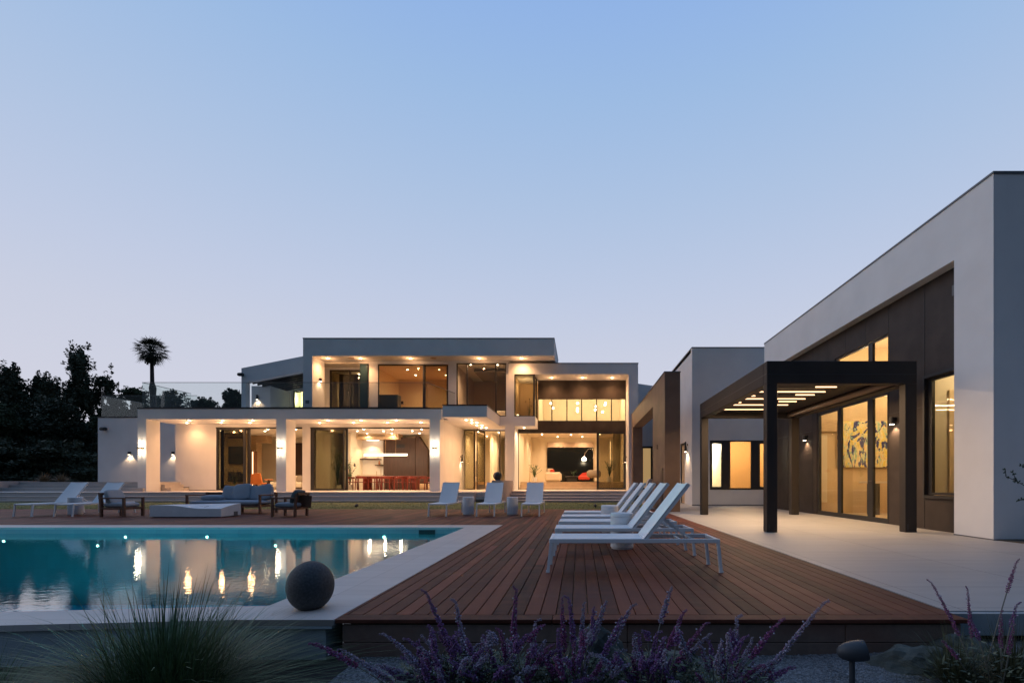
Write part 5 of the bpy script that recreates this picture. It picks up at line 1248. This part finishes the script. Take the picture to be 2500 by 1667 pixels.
# palm
def palm(xp, ycrown, Y, label):
    x = (xp-1415)*Y/F; zc = 1+(1176-ycrown)*Y/F
    t_ = thing('palm_tree', label, 'palm tree', (x, Y, -.3))
    z_ = zc+.3; rg_ = random.Random(4)
    obj('trunk', MB().tube([(.3,0,0), (.25,0,z_*.5), (.12,0,z_*.70), (.1,0,z_*.74), (.05,0,z_*.78), (0,0,z_-.2)], [.26,.25,.27,.32,.18,.15], 12), BARK, t_, smooth=True)
    f_ = MB()
    for k in range(64):
        th = k*2.39996+rg_.uniform(-.2,.2); zz_ = 1-1.86*(k+.5)/64; ph = math.asin(zz_)
        d_ = Vector((math.cos(th)*math.cos(ph), math.sin(th)*math.cos(ph), math.sin(ph)))
        L_ = rg_.uniform(.70, 1.15)*(1.05 if abs(zz_) > .5 else 1)
        c0 = Vector((0,0,z_)); hub = c0+d_*L_
        f_.tube([c0, (c0+hub)/2+Vector((0,0,.05)), hub], [.03,.022,.015], 4)
        s1 = d_.cross(Vector((0,0,1)))
        s1 = s1.normalized() if s1.length > .1 else Vector((1,0,0)); up_ = s1.cross(d_).normalized()
        for j in range(15):
            a = R(-95+190*j/14); r_ = rg_.uniform(.60,.98)*(1-.2*abs(a)/2)
            e_ = hub + (d_*math.cos(a)+s1*math.sin(a))*r_ + Vector((0,0,-.24*rg_.uniform(.3,1.6)*r_)) + up_*rg_.uniform(-.06,.06)
            q_ = hub + (d_*math.cos(a)+s1*math.sin(a))*r_*.5
            w_ = (d_*-math.sin(a)+s1*math.cos(a))*.036
            f_.add([hub, q_+w_, e_, q_-w_], [(0,1,2,3)])
    for k in range(26):        # dry skirt
        th = rg_.uniform(0, 6.283); a = Vector((math.cos(th)*.25, math.sin(th)*.25, z_-.3)); e_ = a+Vector((math.cos(th)*.35, math.sin(th)*.35, -rg_.uniform(.7,1.3)))
        w_ = Vector((-math.sin(th), math.cos(th), 0))*.10; f_.add([a-w_*.4, a+w_*.4, e_+w_, e_-w_], [(0,1,2,3)])
    obj('crown', f_, LEAF_P, t_, recalc=False)
palm(370.5, 856, 50, 'tall fan palm standing dark against the sky behind the villa')
# tan grass tufts behind the steps at left
def tuft(x, y, z, label, n, h, spread, mt, seed, name='ornamental_grass', wid=.004, cat='grass clump', droop=.35, heads=None, group=None, br=.12):
    rg_ = random.Random(seed); t_ = thing(name, label, cat, (x, y, z), group=group); f_ = MB()
    for k in range(n):
        a = rg_.uniform(0, 6.283); s_ = spread*abs(rg_.gauss(0,.55)); hh = h*(rg_.uniform(.35,.72) if rg_.random() < .86 else rg_.uniform(.7,1.08))*max(.4, 1-.35*(s_/spread)**2); b0 = Vector((math.cos(a), math.sin(a), 0))
        base_ = b0*rg_.uniform(0,br)*min(1, h); side_ = Vector((-b0.y, b0.x, 0))*wid*rg_.uniform(.6,1.3); s2 = rg_.gauss(0,.06)
        vs = []
        for i in range(6):
            t__ = i/5
            p_ = base_ + b0*s_*(t__**1.6) + Vector((-b0.y, b0.x, 0))*s2*t__ + Vector((0,0,hh*(t__-droop*t__**3*min(1.2, s_/spread))))
            w_ = side_*(1-t__**2); vs += [p_-w_, p_+w_]
        f_.add(vs, [(2*i, 2*i+1, 2*i+3, 2*i+2) for i in range(5)])
    obj('blades', f_, mt, t_, recalc=False)
    return t_
TANG = mat('tan_grass', (.22,.17,.11), .9)
for (p_, w_, lb, s_) in ((107, .7, 'tan grass tuft behind the steps, left one', 1), (150, .8, 'tan grass tuft behind the steps, right one', 2)):
    tuft((p_-1415)*25.5/F, 25.5, .98, lb, 300, .6, w_, TANG, s_, wid=.012)
# ================================================================== FOREGROUND PLANTING
GR1 = mat('dark_green_blade', (.078,.125,.055), .6, var=.5, vscale=30); GR2 = mat('olive_blade', (.075,.085,.040), .7, var=.5, vscale=30)
tuft((405-1415)*2.75/F, 2.75, -.33, 'big dark green fountain grass in front of the pool wall', 2600, .84, 1.0, GR1, 31, br=.36, wid=.0036, droop=.40)
tuft((-20-1415)*2.6/F, 2.55, -.36, 'dark grass clump at the bottom left corner', 900, .62, .8, GR1, 32, wid=.0022, droop=.5)
tuft((2330-1415)*2.95/F, 2.95, -.34, 'olive grass clump at the bottom right beside the rock', 1500, .48, .55, GR2, 33, wid=.0024, droop=.45)
tuft((2490-1415)*2.85/F, 2.9, -.34, 'olive grass clump in the bottom right corner', 1500, .54, .55, GR2, 34, wid=.0024, droop=.45)
tuft((1850-1415)*2.7/F, 2.62, -.38, 'low green grass at the edge of the gravel below the deck', 500, .22, .35, GR2, 35, wid=.003)
PUR = mat('purple_flower', (.185,.085,.215), .85, var=.45, vscale=60); MAG = mat('magenta_flower', (.22,.06,.16), .85, var=.4, vscale=60)
LIL = mat('lilac_flower', (.30,.26,.34), .85, var=.3, vscale=60); WHT = mat('white_petal', (.48,.45,.55), .8); SLEAF = mat('sage_leaf', (.095,.125,.085), .8, var=.5, vscale=25); SSTEM = mat('sage_stem', (.17,.165,.14), .8)
def salvia(x, y, z, label, spikes, seed, nleaf=260, r=.28, h=.35, tone=0):
    """spikes: list of (tip x, tip y, tip z, spike length, lean)"""
    rg_ = random.Random(seed); t_ = thing('sage_plant', label, 'purple sage', (x, y, z), group='purple flowering sage in front of the deck')
    SP = [PUR, MAG, LIL, WHT, SSTEM]; KI = {'p': 0, 'm': 1, 'l': 2, 'w': 3}
    for (tx, ty, tz, sl, bend) in spikes:
        sp_mb = MB(); mi = []
        def addk(kk, n0): mi.extend([KI[kk]]*(len(sp_mb.f)-n0))
        tip = Vector((tx-x, ty-y, tz-z)); b0 = Vector((rg_.uniform(-.06,.06), rg_.uniform(-.05,.05), 0))
        mid = b0.lerp(tip, .5) + Vector((bend, 0, .05))
        pts = []
        for i in range(25):
            t__ = i/24; pts.append(b0*(1-t__)**2 + mid*2*t__*(1-t__) + tip*t__*t__)
        hook = rg_.uniform(-.02,.02)
        pts[-1] += Vector((hook*1.2+(-.012 if tip.x < 0 else .012), 0, -.006))
        sp_mb.tube(pts, [.0035]*20+[.002]*5, 5); mi.extend([4]*len(sp_mb.f))
        tot = sum((pts[i+1]-pts[i]).length for i in range(24)); acc = 0; kind = rg_.choice('pppmlll' if tone == 0 else ('mmppll' if tone == 1 else 'mmmpp'))
        # whorls of little calyces along the last part of the stem
        L_ = sl; step = .0085; q = tot-L_; seg = 0; s0 = 0
        while q < tot-.002:
            while seg < 23 and s0+(pts[seg+1]-pts[seg]).length < q: s0 += (pts[seg+1]-pts[seg]).length; seg += 1
            dd = pts[seg+1]-pts[seg]; f__ = (q-s0)/max(1e-6, dd.length); c = pts[seg]+dd*f__; ax = dd.normalized(); o1 = ax.orthogonal().normalized(); o2 = ax.cross(o1)
            u_ = (q-(tot-L_))/L_; rad = (.0225 if tone < 2 else .015)*(1-.62*u_)*(.65+.35*min(1, u_*6)); fz = rg_.random()
            for k in range(int(12-5*u_)):
                a = rg_.uniform(0, 6.283); d_ = (o1*math.cos(a)+o2*math.sin(a)+ax*rg_.uniform(.1,.7)).normalized(); sz = rad*rg_.uniform(.6,1.15)
                w1 = d_.orthogonal().normalized()*sz*.34; w2 = d_.cross(w1).normalized()*sz*.34; e_ = c+d_*sz*1.25; m_ = c+d_*sz*.75
                kk = kind if rg_.random() < .8 else rg_.choice('pml')
                n0 = len(sp_mb.f); sp_mb.add([c, m_+w1, m_+w2, m_-w1, m_-w2, e_], [(0,1,2),(0,2,3),(0,3,4),(0,4,1),(5,2,1),(5,3,2),(5,4,3),(5,1,4)]); addk(kk, n0)
            if rg_.random() < .10 and u_ < .85:
                a = rg_.uniform(0, 6.283); d_ = (o1*math.cos(a)+o2*math.sin(a)).normalized(); e_ = c+d_*rad*1.5; s_ = .0045
                n0 = len(sp_mb.f); sp_mb.pillow(tuple(e_), (s_*2,s_*1.6,s_*2), e=2, nu=6, nv=4); addk('w', n0)
            q += step*(1.35 if u_ < .25 else 1)
        oo = obj('flower_spike', sp_mb, SP, t_, recalc=False); oo.data.polygons.foreach_set('material_index', mi)
    lf_ = MB()
    for k in range(nleaf):
        a = rg_.uniform(0, 6.283); rr__ = r*rg_.random()**.5; hh = h*rg_.random()**.7*(1-.5*(rr__/r)**2); c = Vector((math.cos(a)*rr__, math.sin(a)*rr__*.6, hh))
        d_ = Vector((math.cos(a)+rg_.gauss(0,.5), math.sin(a)+rg_.gauss(0,.5), rg_.uniform(-.1,1))).normalized()*rg_.uniform(.03,.07); w_ = d_.cross(Vector((rg_.gauss(0,1),0,1))).normalized()*.007
        lf_.add([c, c+d_*.4+w_, c+d_, c+d_*.4-w_], [(0,1,2,3)])
    obj('foliage', lf_, SLEAF, t_, recalc=False)
# spikes measured on the photograph as (x, y) of the tip; each stands at its own depth in the bed
groups = [
 ('lavender-purple sage leaning far left in front of the pool wall end', 1085, 2.75, 41, 0, [(764,1567,.22,2.7),(822,1580,.26,2.66),(930,1625,.20,2.6)]),
 ('tall purple sage whose spikes reach over the deck corner', 1180, 2.8, 42, 0, [(1036,1436,.30,2.8),(1110,1458,.28,2.85),(935,1543,.24,2.7),(991,1556,.2,2.75),(1025,1545,.2,2.8),(1060,1535,.22,2.78),(975,1600,.16,2.65),(925,1620,.2,2.62)]),
 ('upright lilac sage cluster left of the green rock', 1270, 2.75, 43, 0, [(1262,1427,.26,2.8),(1308,1508,.18,2.75),(1220,1530,.2,2.7),(1180,1545,.2,2.65),(1240,1560,.2,2.68),(1290,1580,.2,2.6),(1345,1570,.2,2.6)]),
 ('dense magenta and purple sage in front of the green rock', 1400, 2.75, 44, 1, [(1372,1452,.22,2.8),(1387,1450,.22,2.78),(1426,1465,.2,2.8),(1450,1475,.16,2.75),(1483,1462,.16,2.85),(1548,1470,.20,2.8),(1520,1500,.2,2.72),(1400,1560,.2,2.6),(1440,1590,.2,2.6),(1362,1530,.2,2.66)]),
 ('purple sage right of the green rock with drooping spikes', 1590, 2.75, 45, 0, [(1560,1542,.2,2.75),(1605,1538,.18,2.72),(1642,1428,.16,2.85),(1672,1485,.18,2.8),(1727,1516,.24,2.7),(1738,1542,.18,2.75),(1575,1610,.18,2.6),(1640,1600,.2,2.6),(1500,1600,.2,2.6)]),
 ('sage with one long pale spike reaching up to the right', 1745, 2.7, 46, 0, [(2018,1462,.42,2.6),(1800,1498,.2,2.8),(1804,1543,.12,2.75),(1842,1550,.22,2.65),(1915,1505,.22,2.75),(1885,1610,.16,2.6),(1860,1620,.16,2.58),(1940,1625,.12,2.6),(1700,1640,.15,2.55)]),
 ('dark purple sage in front of the paving at the right', 2400, 2.9, 47, 2, [(2267,1411,.26,2.95),(2362,1427,.22,2.9),(2486,1360,.16,2.95),(2444,1486,.16,2.9),(2486,1466,.12,2.85),(2370,1510,.1,2.8),(2300,1560,.12,2.8),(2475,1520,.14,2.8)]),
]
for (lb, bx, by2, sd, tone, sp_) in groups:
    bx_ = (bx-1415)*by2/F; sps = []
    rg_ = random.Random(sd*7)
    for (u_, v_, sl, Y_) in sp_:
        x_, z_ = px(u_, v_, Y_); sps.append((x_, Y_, z_, sl*1.45, rg_.uniform(-.04,.04)))
    if sd != 47:
        for k in range(22):            # lower shoots filling the bed
            u_ = bx+rg_.gauss(0, 75); v_ = rg_.uniform(1520, 1680); Y_ = rg_.uniform(2.45, 2.75); x_, z_ = px(u_, v_, Y_); sps.append((x_, Y_, z_, rg_.uniform(.08,.2), rg_.uniform(-.05,.05)))
    salvia(bx_, by2-.05, ZG-.06, lb, sps, sd, tone=tone, nleaf=1800 if sd != 47 else 600, r=.36, h=.38)
# rocks
def rock(x, y, z, size, label, seed, mt=ROCK, lean=0.0):
    import bmesh
    bm = bmesh.new(); bmesh.ops.create_icosphere(bm, subdivisions=4, radius=1)
    for v in bm.verts:
        n_ = noise.noise(v.co*.9+Vector((seed,0,0)))*.45 + noise.noise(v.co*2.4+Vector((0,seed,0)))*.20 + abs(noise.noise(v.co*5+Vector((seed,seed,0))))*.10 + noise.noise(v.co*14)*.03
        c = v.co*(1+n_); c.x += c.z*lean
        v.co = Vector((c.x*size[0], c.y*size[1], c.z*size[2]))
    me = bpy.data.meshes.new('rock'); bm.to_mesh(me); bm.free(); me.materials.append(mt)
    o = bpy.data.objects.new('rock', me); COL.objects.link(o); o.location = (x, y, z); tag(o, label, 'rock')
for p_ in (0,): pass
rock((1478-1415)*3.05/F, 3.05, -.24, (.20,.13,.30), 'tall green-grey rock rising behind the sage in front of the deck', 3, lean=-.35)
rock((1610-1415)*3.1/F, 3.1, -.25, (.22,.14,.12), 'low green-grey rock at the foot of the deck front', 5)
rock((2230-1415)*3.2/F, 3.2, -.28, (.26,.2,.17), 'rough brown-grey rock in the gravel near the deck\'s right corner', 8)
rock((2345-1415)*3.4/F, 3.4, -.24, (.18,.14,.12), 'small rough rock below the edge of the stone paving', 12)
# shrub twigs reaching in at the right edge
tw = thing('shrub', 'leafy twigs reaching in from the right edge before the blue-white wall', 'shrub', ((2560-1415)*5.2/F, 5.2, 0))
rg_ = random.Random(77); b_ = MB(); l_ = MB()
def twig(pts):
    P3 = [Vector((*[(u-1415)*5.2/F], 5.2+rg_.uniform(-.05,.05), 1-(v-1176)*5.2/F)) for (u, v) in pts]
    b_.tube(P3, [.006]+[.004]*(len(P3)-2)+[.002], 5)
    for i in range(len(P3)-1):
        for k in range(7):
            c = P3[i].lerp(P3[i+1], rg_.random()); d_ = Vector((rg_.gauss(0,1), rg_.gauss(0,.6), rg_.gauss(0,1))).normalized()*rg_.uniform(.02,.035); w_ = d_.cross(Vector((0,1,.2))).normalized()*.009
            l_.add([c, c+d_*.5+w_, c+d_, c+d_*.5-w_], [(0,1,2,3)])
twig([(2560,1260),(2510,1192),(2480,1176),(2462,1162),(2447,1144)]); twig([(2480,1176),(2478,1165),(2470,1150)]); twig([(2570,1250),(2525,1215),(2500,1218),(2478,1220)]); twig([(2570,1180),(2530,1150),(2500,1140),(2492,1136)])
twig([(2600,1300),(2575,1255),(2560,1258)])
b_.tube([(3.1+ (2560-1415)*5.2/F-3.1+.15, 5.2, 0), ((2600-1415)*5.2/F, 5.2, .5), ((2565-1415)*5.2/F, 5.2, .75)], [.012,.01,.006], 6)
obj('branch', b_, BARK, tw, world=True); obj('foliage', l_, mat('shrub_leaf', (.06,.085,.04), .7), tw, world=True, recalc=False)
pb_ = MB().prism([(7.3,7.0),(15,5.9),(15,8.07),(7.15,8.07)], 'z', -.001, .015)
struct('planting_bed', pb_, EARTH)
